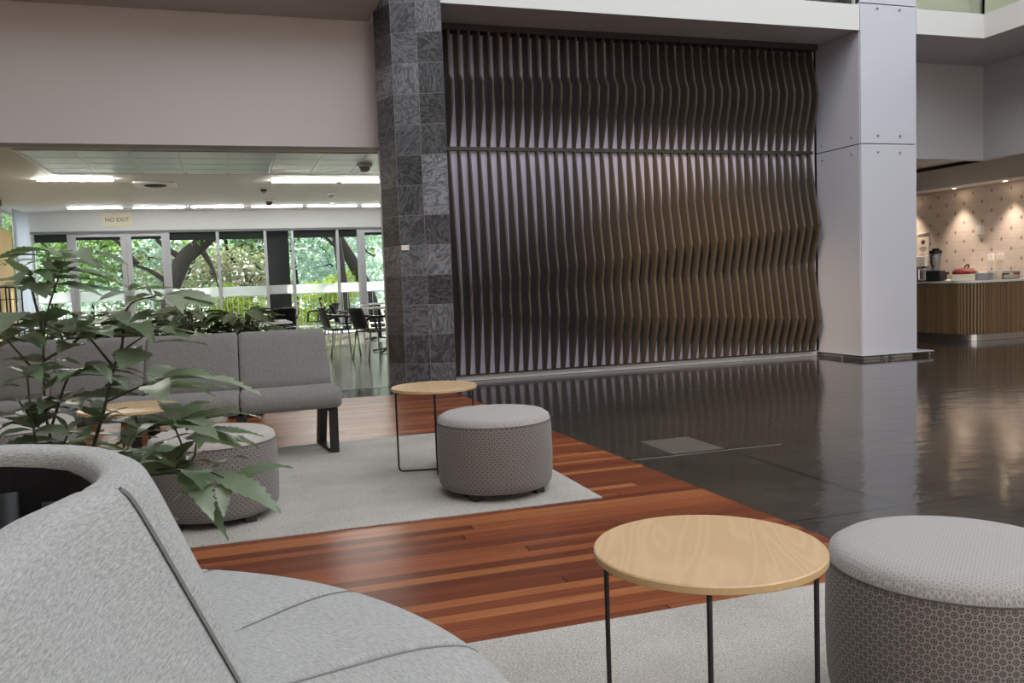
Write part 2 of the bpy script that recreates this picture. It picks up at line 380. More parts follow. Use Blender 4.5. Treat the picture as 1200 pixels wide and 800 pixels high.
PLANT_STEMS = [
 [(-0.518,2.699,0.486), (-0.523,2.684,0.687), (-0.530,2.675,0.811), (-0.516,2.686,1.026), (-0.453,2.679,1.208)],
 [(-0.522,2.680,0.926), (-0.438,2.710,0.980), (-0.433,2.763,1.007)],
 [(-0.529,2.679,0.868), (-0.621,2.717,0.987)],
 [(-0.528,2.652,0.523), (-0.541,2.568,0.755), (-0.549,2.583,0.912)],
 [(-0.470,2.685,0.508), (-0.378,2.622,0.762), (-0.345,2.674,0.895), (-0.330,2.725,0.933), (-0.266,2.708,0.978)],
 [(-0.347,2.675,0.895), (-0.434,2.763,1.004)],
 [(-0.520,2.687,0.735), (-0.463,2.658,0.875), (-0.418,2.645,0.898)],
 [(-0.458,2.681,0.508), (-0.191,2.552,0.630), (-0.185,2.558,0.733)],
 [(-0.397,2.665,0.555), (-0.162,2.438,0.626), (-0.124,2.537,0.711)],
 [(-0.398,2.665,0.542), (-0.222,2.509,0.618), (-0.108,2.420,0.619), (-0.059,2.351,0.610)],
 [(-0.519,2.683,0.978), (-0.537,2.649,1.142), (-0.519,2.592,1.168)],
 [(-0.330,2.725,0.933), (-0.316,2.835,1.063), (-0.230,2.810,1.096)],
 [(-0.364,2.621,0.804), (-0.257,2.695,0.842)],
 [(-0.510,2.691,1.122), (-0.491,2.689,1.179)],
 [(-0.442,2.682,0.581), (-0.314,2.595,0.671)],
 [(-0.524,2.708,0.584), (-0.471,2.649,0.725)],
 [(-0.525,2.671,0.787), (-0.489,2.661,0.809)],
 [(-0.532,2.586,0.752), (-0.599,2.697,0.814)],
 [(-0.452,2.705,0.986), (-0.522,2.688,1.031)],
 [(-0.335,2.726,0.928), (-0.312,2.725,1.012)],
]

# ------------------------------------------------------------------ geometry helpers
def box(bm, x0, x1, y0, y1, z0, z1, bevel=0, seg=2):
    r = bmesh.ops.create_cube(bm, size=1)
    vs = r['verts']
    for v in vs:
        v.co = Vector((x0 + (v.co.x + .5) * (x1 - x0), y0 + (v.co.y + .5) * (y1 - y0), z0 + (v.co.z + .5) * (z1 - z0)))
    if bevel:
        es = list({e for v in vs for e in v.link_edges})
        bmesh.ops.bevel(bm, geom=es, offset=bevel, segments=seg, profile=.5, affect='EDGES')
    return vs
def lathe(bm, prof, seg=40, c=(0, 0), mats=None, close=True):
    """prof: list of (r, z) bottom to top"""
    rings = []
    for r, z in prof:
        if r < 1e-6: rings.append([bm.verts.new((c[0], c[1], z))])
        else: rings.append([bm.verts.new((c[0] + r * cos(2 * pi * i / seg), c[1] + r * sin(2 * pi * i / seg), z)) for i in range(seg)])
    for k in range(len(rings) - 1):
        a, b = rings[k], rings[k + 1]
        for i in range(seg):
            j = (i + 1) % seg
            if len(a) == 1 and len(b) == 1: continue
            if len(a) == 1: f = bm.faces.new((a[0], b[j], b[i]))
            elif len(b) == 1: f = bm.faces.new((a[i], a[j], b[0]))
            else: f = bm.faces.new((a[i], a[j], b[j], b[i]))
            f.smooth = True
            if mats: f.material_index = mats[k]
def tube(bm, pts, r, seg=8, cap=True, radii=None, closed=False):
    pts = [Vector(p) for p in pts]; n = len(pts); rings = []
    prev = None
    for i, p in enumerate(pts):
        if closed: t = pts[(i + 1) % n] - pts[i - 1]
        else: t = (pts[min(i + 1, n - 1)] - pts[max(i - 1, 0)])
        t.normalize()
        if prev is None:
            u = t.orthogonal().normalized()
        else:
            u = (prev - t * prev.dot(t))
            u = u.normalized() if u.length > 1e-6 else t.orthogonal().normalized()
        prev = u; w = t.cross(u); rr = radii[i] if radii else r
        rings.append([bm.verts.new(p + (u * cos(2 * pi * k / seg) + w * sin(2 * pi * k / seg)) * rr) for k in range(seg)])
    m = n if closed else n - 1
    for i in range(m):
        a, b = rings[i], rings[(i + 1) % n]
        for k in range(seg):
            f = bm.faces.new((a[k], a[(k + 1) % seg], b[(k + 1) % seg], b[k])); f.smooth = True
    if cap and not closed:
        bm.faces.new(rings[0][::-1]); bm.faces.new(rings[-1])
def prism(bm, poly, z0, z1):
    a = [bm.verts.new((x, y, z0)) for x, y in poly]; b = [bm.verts.new((x, y, z1)) for x, y in poly]
    n = len(poly)
    bm.faces.new(a[::-1]); bm.faces.new(b)
    return [bm.faces.new((a[i], a[(i + 1) % n], b[(i + 1) % n], b[i])) for i in range(n)]
def cyl(bm, p0, p1, r, seg=16): tube(bm, [p0, p1], r, seg)
def round_path(pts, rad, n=5):
    pts = [Vector(p) for p in pts]; out = [pts[0]]
    for i in range(1, len(pts) - 1):
        a = (pts[i - 1] - pts[i]).normalized(); b = (pts[i + 1] - pts[i]).normalized()
        p0 = pts[i] + a * rad; p1 = pts[i] + b * rad
        for k in range(n + 1):
            s = k / n; out.append(p0 * (1 - s) ** 2 + pts[i] * 2 * s * (1 - s) + p1 * s * s)
    out.append(pts[-1]); return out

def obj(name, bm, mats, parent=None, normals=True):
    if normals: bmesh.ops.recalc_face_normals(bm, faces=bm.faces[:])
    me = bpy.data.meshes.new(name); bm.to_mesh(me); bm.free()
    for m in (mats if isinstance(mats, (list, tuple)) else [mats]): me.materials.append(M[m])
    o = bpy.data.objects.new(name, me); COL.objects.link(o)
    if parent: o.parent = parent
    return o
def smooth_by_angle(o, deg=40):
    o.data.polygons.foreach_set('use_smooth', [True] * len(o.data.polygons))
    o.data.set_sharp_from_angle(angle=radians(deg))
def thing(name, label, cat, loc=(0, 0, 0), rz=0, group=None):
    o = bpy.data.objects.new(name, None); COL.objects.link(o); o.empty_display_size = .1
    o.location = loc; o.rotation_euler = (0, 0, rz); return tag(o, label, cat, group)
def tag(o, label, cat, group=None, kind=None):
    o['label'] = label; o['category'] = cat
    if group: o['group'] = group
    if kind: o['kind'] = kind
    return o
def struct(name, bm, m, parent=None, label=None):
    o = obj(name, bm, m, parent)
    if parent is None: o['kind'] = 'structure'
    if label: o['label'] = label
    return o
def copy_tree(o, parent=None):
    c = o.copy(); COL.objects.link(c); c.parent = parent
    for ch in list(o.children): copy_tree(ch, c)
    return c
def place(o, label, loc, rz=0, group=None):
    c = copy_tree(o); c.location = loc; c.rotation_euler = (0, 0, rz); c['label'] = label
    if group: c['group'] = group
    return c
def B(): return bmesh.new()
def boxobj(name, m, parent, *a, bevel=0):
    bm = B(); box(bm, *a, bevel=bevel); return obj(name, bm, m, parent)
def wallbox(name, m, *a, label=None):
    bm = B(); box(bm, *a); return struct(name, bm, m, label=label)

# ------------------------------------------------------------------ the room
def build_room():
    bm = B(); box(bm, -9, 16, -9, 21, -.2, -.003); struct('floor', bm, 'dark_stone', label='polished dark stone floor')
    bm = B(); prism(bm, [(-9, -9), (2.52, -9), (2.27, 2.6), (2.03, 8.52), (-9, 8.52)], -.003, 0.0)
    struct('floor', bm, 'jarrah', label='glossy red timber strip floor')
    bm = B(); box(bm, -4.3, 6.0, 9.2, 20.3, -.003, -.0005); struct('floor', bm, 'cafe_stone_lightened', label='smooth grey brown cafe floor, stone lightened to bounce light up')  # added sheet over the same stone, lightened to brighten the ceiling
    # thin metal trim between timber and stone
    bm = B(); prism(bm, [(2.52, -9), (2.53, -9), (2.28, 2.6), (2.04, 8.53), (-9, 8.53), (-9, 8.52), (2.03, 8.52), (2.27, 2.6)], -.003, .001)
    struct('trim_1', bm, 'dark_gap')
    bm = B(); box(bm, 2.16, 3.26, 4.612, 4.620, -.003, -.001); struct('trim_2', bm, 'pale_joint')
    bm = B(); box(bm, 2.51, 2.87, 4.66, 5.12, -.003, -.0015); o = obj('floor_hatch', bm, 'hatch_stone'); tag(o, 'small paler square cover set in the dark stone floor beside the timber', 'floor hatch')
    # wall over the opening on the left, and the slab with its fascia
    bm = B(); box(bm, -9, 1.56, 9.2, 9.45, 2.57, 3.88); struct('wall_left', bm, 'wall_paint')
    bm = B(); box(bm, -9, 1.5, 8.4, 9.8, 3.88, 4.15); struct('ceiling', bm, 'soffit_paint')
    bm = B(); box(bm, 2.0, 7.075, 8.42, 9.8, 3.87, 4.14); struct('ceiling', bm, 'soffit_paint')
    bm = B(); box(bm, 2.0, 7.075, 8.4, 8.42, 3.86, 4.15); struct('trim_3', bm, 'white_paint')
    bm = B(); box(bm, 1.56, 7.08, 9.33, 9.45, 0, 3.88); struct('wall_back', bm, 'white_paint')
    bm = B(); box(bm, 2.03, 7.06, 9.215, 9.33, 0, .062); struct('baseboard_back', bm, 'plinth_paint')
    # gallery on the right
    bm = B(); prism(bm, [(7.895, 8.42), (8.945, 8.42), (8.945, -9), (16, -9), (16, 9.8), (7.895, 9.8)], 3.87, 4.14); struct('ceiling', bm, 'recess_paint')
    bm = B(); prism(bm, [(7.895, 8.4), (8.925, 8.4), (8.925, -9), (8.945, -9), (8.945, 8.42), (7.895, 8.42)], 3.86, 4.15); struct('trim_4', bm, 'white_paint')
    bm = B(); prism(bm, [(7.80, 9.6), (10.19, 9.6), (10.19, -9), (10.35, -9), (10.35, 9.76), (7.80, 9.76)], 2.57, 3.87); struct('wall_right', bm, 'recess_paint')
    bm = B(); box(bm, 7.3, 8.0, 9.3, 14.5, 0, 3.87); struct('wall_inner', bm, 'wall_paint')
    # servery beyond: ceiling, bulkhead, tiled wall
    bm = B(); prism(bm, [(8.0, 9.77), (10.36, 9.77), (10.36, -9), (11.7, -9), (11.7, 15), (8.0, 15)], 2.72, 2.8); struct('ceiling', bm, 'soffit_paint')
    bm = B(); box(bm, 11.0, 11.44, 2, 15, 2.345, 2.66); struct('trim_5', bm, 'white_paint')
    bm = B(); box(bm, 11.04, 11.44, 2, 15, 2.66, 2.72); struct('trim_6', bm, 'dark_gap')
    bm = B(); uvl = bm.loops.layers.uv.new(); vs = box(bm, 11.45, 11.7, 2, 15, 0, 2.72)
    for f in bm.faces:
        for l in f.loops: l[uvl].uv = (l.vert.co.y, l.vert.co.z)
    struct('wall_servery', bm, 'motif_tile')
    bm = B(); box(bm, 8.0, 11.7, 14.5, 14.7, 0, 2.72); struct('wall_servery_end', bm, 'wall_paint')
    # outer shell of the hall, upper storey, roof with a skylight opening
    for nm, a in (('wall_behind', (-9, 16, -9.2, -9, 0, 7)), ('wall_hall_left', (-9.2, -9, -9.2, 9.45, 0, 7)), ('wall_hall_right', (16, 16.2, -9.2, 15, 0, 7)),
                  ('wall_upper', (-9.2, 16, 11.5, 11.7, 4.15, 7)), ('wall_cafe_left', (-4.45, -4.3, 9.45, 18.95, 0, 2.9)), ('wall_cafe_right', (6.0, 6.15, 9.45, 20.6, 0, 2.9))):
        bm = B(); box(bm, *a); struct(nm, bm, 'upper_wall' if nm == 'wall_upper' else 'wall_paint')
    bm = B(); box(bm, -9, -4.45, 9.45, 9.6, 0, 2.57); struct('wall_left_return', bm, 'wall_paint')
    bm = B(); box(bm, -9.2, 16.2, 9.8, 11.7, 4.0, 4.15); struct('floor_upper', bm, 'wall_paint')
    for nm, a in (('ceiling_roof', (-9.2, -1.0, -9.2, 11.7, 7, 7.2)), ('ceiling_roof', (13, 16.2, -9.2, 11.7, 7, 7.2)), ('ceiling_roof', (-1.0, 13, 7.05, 11.7, 7, 7.2)), ('ceiling_roof', (-1.0, 13, -9.2, -6.0, 7, 7.2))):
        bm = B(); box(bm, *a); struct(nm, bm, 'white_paint')
    # cafe ceiling and its window header
    bm = B(); box(bm, -4.45, 6.15, 9.45, 20.6, 2.9, 3.9); struct('ceiling_cafe', bm, 'cafe_ceiling_paint')
    bm = B(); box(bm, -4.3, 6.0, 20.25, 20.55, 2.47, 2.9); struct('trim_7', bm, 'white_paint')
    bm = B(); box(bm, -4.3, 6.0, 20.235, 20.249, 2.445, 2.49); struct('trim_8', bm, 'frame_grey')
    # yellow side wall, bulkhead and white curtain in the far left corner
    bm = B(); box(bm, -4.3, -4.12, 12, 19.0, 0, 2.42); struct('wall_yellow', bm, 'warm_yellow_paint')
    bm = B(); box(bm, -4.3, -3.95, 12, 17.6, 2.42, 2.78); struct('trim_9', bm, 'wall_paint')
    bm = B(); box(bm, -4.3, -3.94, 12, 17.62, 2.78, 2.9); struct('trim_10', bm, 'dark_gap')

def build_slate():
    A, Bq, Cq = (1.48, 8.867), (1.592, 8.535), (2.066, 8.354)
    D = (2.15, 9.33); E_ = (1.56, 9.33)
    bm = B(); uvl = bm.loops.layers.uv.new()
    fs = prism(bm, [A, Bq, Cq, D, E_], -.002, 4.6)
    poly = [A, Bq, Cq, D, E_]
    for i, f in enumerate(fs):
        p, q = Vector(poly[i]), Vector(poly[(i + 1) % 5]); L = (q - p).length
        for l in f.loops:
            d = (Vector(l.vert.co.xy) - p).length
            # left face is one tile wide, front face two tiles
            u = d / L * (.2525 if i == 0 else .505)
            l[uvl].uv = (u * .9999 + i * 5.05 + .00001, l.vert.co.z + .002)
    o = obj('slate_pillar', bm, 'slate', normals=True)
    tag(o, 'tall pillar clad in dark grey veined slate tiles beside the slatted wall', 'pillar')
    # white switch plate fixed to the slate
    d = (Vector(Cq) - Vector(Bq)); d.normalize(); n = Vector((d.y, -d.x)); p = Vector(Bq) + d * .05
    t = thing('wall_plate', 'small white plate fixed on the dark slate pillar', 'wall plate', (p.x, p.y, 1.47), atan2(d.y, d.x))
    boxobj('plate', 'white_plastic', t, -.038, .038, -.012, -.0005, -.026, .026, bevel=.003)
    boxobj('lens', 'grey_plastic', t, .012, .022, -.0135, -.0125, -.005, .005)

def lerp(a, b, t): return a + (b - a) * t
def interp(pts, z):
    for (z0, d0), (z1, d1) in zip(pts, pts[1:]):
        if z <= z1: return lerp(d0, d1, (z - z0) / (z1 - z0)) if z1 > z0 else d1
    return pts[-1][1]
LOW_L = [(.062, .085), (.80, .27), (.90, .275), (1.0, .285), (1.6, .19), (2.54, .055)]
LOW_R = [(.062, .075), (.48, .215), (1.18, .10), (1.66, .225), (2.0, .15), (2.54, .06)]
UP_L = [(2.59, .055), (3.02, .255), (3.24, .275), (3.33, .165), (3.6, .20), (3.865, .21)]
UP_R = [(2.59, .065), (3.10, .20), (3.26, .215), (3.40, .19), (3.65, .12), (3.865, .09)]
def fin_depth(s, z):
    e = s ** .85
    L, R_ = (LOW_L, LOW_R) if z < 2.56 else (UP_L, UP_R)
    return interp([(lerp(a[0], b[0], e), lerp(a[1], b[1], e)) for a, b in zip(L, R_)], z)
def build_feature_wall():
    t = thing('slatted_feature_wall', 'large dark brown wall of wavy vertical slats between slate pillar and white pillar', 'wall panel', (2.15, 9.33, .062))
    off = Vector((2.15, 9.33, .062))
    def part(nm, bm, m):
        bm.transform(Matrix.Translation(-off)); return obj(nm, bm, m, t)
    bm = B(); box(bm, 2.13, 7.06, 9.22, 9.328, .064, 3.868); part('backing', bm, 'purple_backing')
    bm = B(); box(bm, 2.13, 7.0, 9.17, 9.219, 2.545, 2.585); part('joint_rail', bm, 'dark_gap')
    bm = B(); box(bm, 2.10, 7.0, 9.15, 9.219, .0625, .074); part('bottom_rail', bm, 'dark_gap')
    bm = B(); box(bm, 2.13, 7.0, 9.05, 9.219, 3.80, 3.868); part('top_shade_strip', bm, 'fin_shadow')  # added dark strip, shade over the slat tops put into its colour
    nf = 43; x0, x1 = 2.185, 6.955; th = .031
    for nm, za, zb, lab in (('lower_slats', .075, 2.545, 0), ('upper_slats', 2.586, 3.789, 1)):
        bm = B(); nz = 44
        for i in range(nf):
            s = i / (nf - 1); x = lerp(x0, x1, s); prev = None
            L, R_ = (LOW_L, LOW_R) if lab == 0 else (UP_L, UP_R)
            e = s ** .85
            zs = sorted(set([lerp(za, zb, k / nz) for k in range(nz + 1)] + [min(max(lerp(a[0], b[0], e), za), zb) for a, b in zip(L, R_)]))
            for z in zs:
                d0 = fin_depth(s, z); d = .05 + (d0 - .05) * 1.12; yf = 9.219 - d
                ring = [bm.verts.new((x - th / 2, 9.2195, z)), bm.verts.new((x - th / 2, yf + .016, z)), bm.verts.new((x - th / 2 + .011, yf, z)), bm.verts.new((x + th / 2 - .011, yf, z)), bm.verts.new((x + th / 2, yf + .016, z)), bm.verts.new((x + th / 2, 9.2195, z))]
                if prev:
                    for k in range(5): bm.faces.new((prev[k], prev[k + 1], ring[k + 1], ring[k]))
                else: bm.faces.new(ring[::-1])
                prev = ring
            bm.faces.new(prev)
        part(nm, bm, 'fin_brown')

def build_white_pillar():
    X0, X1, Y0, Y1 = 7.08, 7.89, 8.4, 9.6
    t = thing('clad_pillar', 'square white panelled pillar with paired dark studs at right of slatted wall', 'pillar', (X0, Y0, 0)); off = Vector((X0, Y0, 0))
    def part(nm, bm, m, par=t):
        if par is t: bm.transform(Matrix.Translation(-off)); return obj(nm, bm, m, t)
        bm.transform(Matrix.Translation(-off)); return obj(nm, bm, m, par)
    bm = B(); box(bm, X0 + .02, X1 - .02, Y0 + .02, 9.29, .06, 6); part('core', bm, 'dark_gap')
    for za, zb in ((.062, 2.553), (2.563, 4.168), (4.178, 6)):
        bm = B(); box(bm, X0 + .006, X1, Y0, Y0 + .019, za, zb, .002, 1); part('front_panel', bm, 'panel_white')
        bm = B(); box(bm, X0, X0 + .019, Y0 + .006 + .014, 9.205, za, min(zb, 3.858) if zb > 3 else zb, .002, 1)
        part('side_panel', bm, 'panel_white')
        bm = B(); box(bm, X1 - .019, X1, Y0 + .02, 9.29, za, zb if zb < 3 else min(zb, 3.858), .002, 1); part('side_panel', bm, 'panel_white')
    zz = [2.46, 2.655, 4.12]
    for z in zz:
        for x in (7.325, 7.645):
            bm = B(); cyl(bm, (x, Y0 + .001, z), (x, Y0 - .010, z), .014, 12); cyl(bm, (x, Y0 - .010, z), (x, Y0 - .022, z), .009, 10); part('stud', bm, 'grey_plastic')
    for z in (2.46, 2.652, 3.79):
        for y in (8.553, 9.09):
            bm = B(); cyl(bm, (X0 + .001, y, z), (X0 - .010, y, z), .014, 12); cyl(bm, (X0 - .010, y, z), (X0 - .022, y, z), .009, 10); part('stud', bm, 'grey_plastic')
    bm = B(); box(bm, X0 - .02, 8.12, Y0 - .03, 9.2, .048, .061, .003, 1); part('base_plate', bm, 'panel_white')
    bm = B(); box(bm, X0 - .018, 8.118, Y0 - .028, 9.2, .036, .0478); part('base_plate_edge', bm, 'dark_gap')
    bm = B(); box(bm, X0 + .03, X1 - .05, Y0 + .02, 9.2, 0, .036); part('base', bm, 'steel')
    for x in (7.4, 7.52, 8.07):
        bm = B(); cyl(bm, (x, Y0 - .01, 0), (x, Y0 - .01, .037), .012, 10); part('foot', bm, 'grey_plastic')
    for y in (8.75,):
        bm = B(); cyl(bm, (X0 - .005, y, 0), (X0 - .005, y, .037), .012, 10); part('foot', bm, 'grey_plastic')

def build_balustrade():
    for nm, lab, runs in (('glass_balustrade', 'glass balustrade on the upper gallery above the slatted wall', [((2.0, 8.47), (7.05, 8.47), 5)]),
                          ('glass_balustrade', 'glass balustrade on the upper gallery right of the white pillar', [((7.92, 8.47), (8.98, 8.47), 1), ((8.98, 8.47), (8.98, 2.5), 4)])):
        t = thing(nm, lab, 'balustrade', (*runs[0][0], 4.15)); off = Vector((*runs[0][0], 4.15))
        for a, b, n in runs:
            a, b = Vector(a), Vector(b); d = (b - a) / n; u = d.normalized(); nn = Vector((-u.y, u.x)) * .006
            for i in range(n):
                p, q = a + d * i + u * .012, a + d * (i + 1) - u * .012
                bm = B(); prism(bm, [tuple(p - nn), tuple(q - nn), tuple(q + nn), tuple(p + nn)], 4.152, 5.15); bm.transform(Matrix.Translation(-off)); obj('glass_panel', bm, 'green_glass', t)
            bm = B(); tube(bm, [(*a, 5.18), (*b, 5.18)], .022, 10); bm.transform(Matrix.Translation(-off)); obj('handrail', bm, 'steel', t)
            for i in range(n + 1):
                p = a + d * i
                bm = B(); box(bm, p.x - .01, p.x + .01, p.y - .02, p.y + .02, 4.15, 5.17); bm.transform(Matrix.Translation(-off)); obj('post', bm, 'steel', t)
    t = thing('upper_door', 'brown door up on the gallery behind the glass balustrade', 'door', (8.75, 11.48, 4.15))
    boxobj('door_leaf', 'brown_door', t, -.12, .12, -.05, 0, 0, 2.0); boxobj('frame', 'white_paint', t, .121, .2, -.06, 0, 0, 2.1)

# ------------------------------------------------------------------ cafe: windows, doors, lights
YW = 20.3
def build_windows():
    def frame_bm(x0, x1, z0, z1, w=.05, d=.08, y=YW):
        bm = B(); box(bm, x0, x0 + w, y, y + d, z0, z1); box(bm, x1 - w, x1, y, y + d, z0, z1)
        box(bm, x0 + w, x1 - w, y, y + d, z0, z0 + w); box(bm, x0 + w, x1 - w, y, y + d, z1 - w, z1); return bm
    def glazed(name, x0, x1, w0, kick=.05, handle=None, n=0, blind=.17, lab=None):
        w = w0 if w0 > .08 else .028
        root = struct(name, frame_bm(x0, x1, 0.01, 2.465, w), 'aluminium', label=lab)
        boxobj('pane', 'window_glass', root, x0 + w, x1 - w, YW + .03, YW + .04, .01 + w, 2.465 - w)
        pb = boxobj('frosted_band', 'frosted', root, x0 + w, x1 - w, YW + .022, YW + .028, 1.0, 1.2)
        if blind: boxobj('blind', 'blind_black', root, x0 + w, x1 - w, YW + .045, YW + .075, 2.465 - w - blind, 2.465 - w)
        if handle is not None:
            bm = B(); tube(bm, round_path([(handle, YW, .95), (handle, YW - .05, .95), (handle, YW - .05, 1.25), (handle, YW, 1.25)], .02), .012, 8); obj('door_handle', bm, 'steel', root)
        return root
    glazed('window_1', -4.02, -3.34, .05, lab='narrow window beside the white curtain')
    glazed('door_1', -3.30, -2.225, .10, handle=-2.30, blind=.06, lab='left leaf of the white framed glass doors')
    glazed('door_2', -2.215, -1.40, .10, handle=-2.14, blind=.06, lab='right leaf of the white framed glass doors')
    glazed('window_2', -1.36, -.335, .05, lab='window with the dark leaning tree limb behind it')
    glazed('window_3', -.325, .69, .05, lab='window between tree limb window and dark pier')
    glazed('window_4', .70, 1.29, .05, blind=0, lab='window in front of the dark tiled pier')
    glazed('window_5', 1.30, 2.31, .05, lab='window right of the dark pier')
    glazed('window_6', 2.32, 2.80, .05, lab='narrow window beside the right hand glass door')
    glazed('door_3', 2.85, 3.95, .10, handle=3.82, blind=.06, lab='glass door at the right end by the slate pillar')
    glazed('window_7', 3.99, 5.98, .05, lab='window hidden behind the slate pillar')
    bm = B()
    for x in (-3.32, -1.38, -.33, .695, 1.295, 2.315, 2.825, 3.97, -4.06):
        box(bm, x - .027, x + .027, YW - .04, YW - .002, 0, 2.468)
    struct('trim_11', bm, 'aluminium', label='vertical aluminium window posts')
    o = boxobj('tiled_pier', 'dark_tile', None, .72, 1.22, 20.55, 21.0, 0, 2.9); tag(o, 'dark tiled pier standing behind the window', 'pillar')
    bm = B(); box(bm, -4.42, -4.36, 18.96, 19.02, 0, 2.9); box(bm, -4.42, -4.36, 20.5, 20.56, 0, 2.9); box(bm, -4.42, -4.36, 19.02, 20.5, 0, .06); box(bm, -4.42, -4.36, 19.02, 20.5, 2.84, 2.9)
    r8 = struct('window_8', bm, 'aluminium', label='side window behind the white curtain'); boxobj('pane', 'window_glass', r8, -4.395, -4.385, 19.02, 20.5, .06, 2.84)
    # curtain: folded sheet
    bm = B(); n = 60; top = []; bot = []
    for i in range(n + 1):
        y = lerp(18.95, 20.2, i / n); x = -4.06 + .035 * sin(i * 1.25)
        top.append(bm.verts.new((x, y, 2.86))); bot.append(bm.verts.new((x + .01 * sin(i), y, .03)))
    for i in range(n):
        f = bm.faces.new((bot[i], bot[i + 1], top[i + 1], top[i])); f.smooth = True
    r = bmesh.ops.solidify(bm, geom=bm.faces[:], thickness=.004)
    tag(obj('curtain', bm, 'curtain'), 'full length white curtain hanging in the far left corner', 'curtain')
    # wire rack against the yellow wall
    t = thing('wire_rack', 'black wire rack standing against the yellow wall', 'rack', (-3.92, 17.5, 0))
    for y in (-.45, 0, .45):
        bm = B(); tube(bm, round_path([(.12, y, 0), (.12, y, 1.32), (-.14, y, 1.32), (-.14, y, 0)], .04), .014, 8); obj('upright_frame', bm, 'black_metal', t)
    for z in (.35, .75, 1.1):
        bm = B()
        for x in (-.12, -.04, .04, .11): tube(bm, [(x, -.46, z), (x, .46, z)], .009, 6)
        obj('shelf', bm, 'black_metal', t)
    # NO EXIT sign on the header
    cx, z0, z1 = -2.354, 2.585, 2.86
    t = thing('exit_sign', 'beige NO EXIT sign on the white header above the doors', 'sign', (cx, YW - .05, z0))
    boxobj('sign_plate', 'beige_sign', t, -.30, .30, -.018, -.002, 0, .275, bevel=.003)
    k = None
    for word, al, xo in (('NO EXIT', 'LEFT', 0), ('NO', 'LEFT', -.235), ('EXIT', 'RIGHT', .235)):
        cu = bpy.data.curves.new('sign_word', 'FONT'); cu.body = word; cu.size = .128; cu.extrude = .002; cu.align_x = al; cu.align_y = 'CENTER'; cu.space_character = 1.08
        to = bpy.data.objects.new('tmp_text', cu); COL.objects.link(to); bpy.context.view_layer.update()
        me = bpy.data.meshes.new_from_object(to.evaluated_get(bpy.context.evaluated_depsgraph_get())); bpy.data.objects.remove(to)
        if k is None:
            k = .47 / (max(v.co.x for v in me.vertices) - min(v.co.x for v in me.vertices)); bpy.data.meshes.remove(me); continue
        me.name = 'sign_word'; me.materials.clear(); me.materials.append(M['sign_ink'])
        me.transform(Matrix.Translation((xo, -.0205, .135)) @ Matrix.Rotation(pi / 2, 4, 'X') @ Matrix.Diagonal((k, k * 1.05, 1, 1)))
        lt = bpy.data.objects.new('sign_word', me); COL.objects.link(lt); lt.parent = t

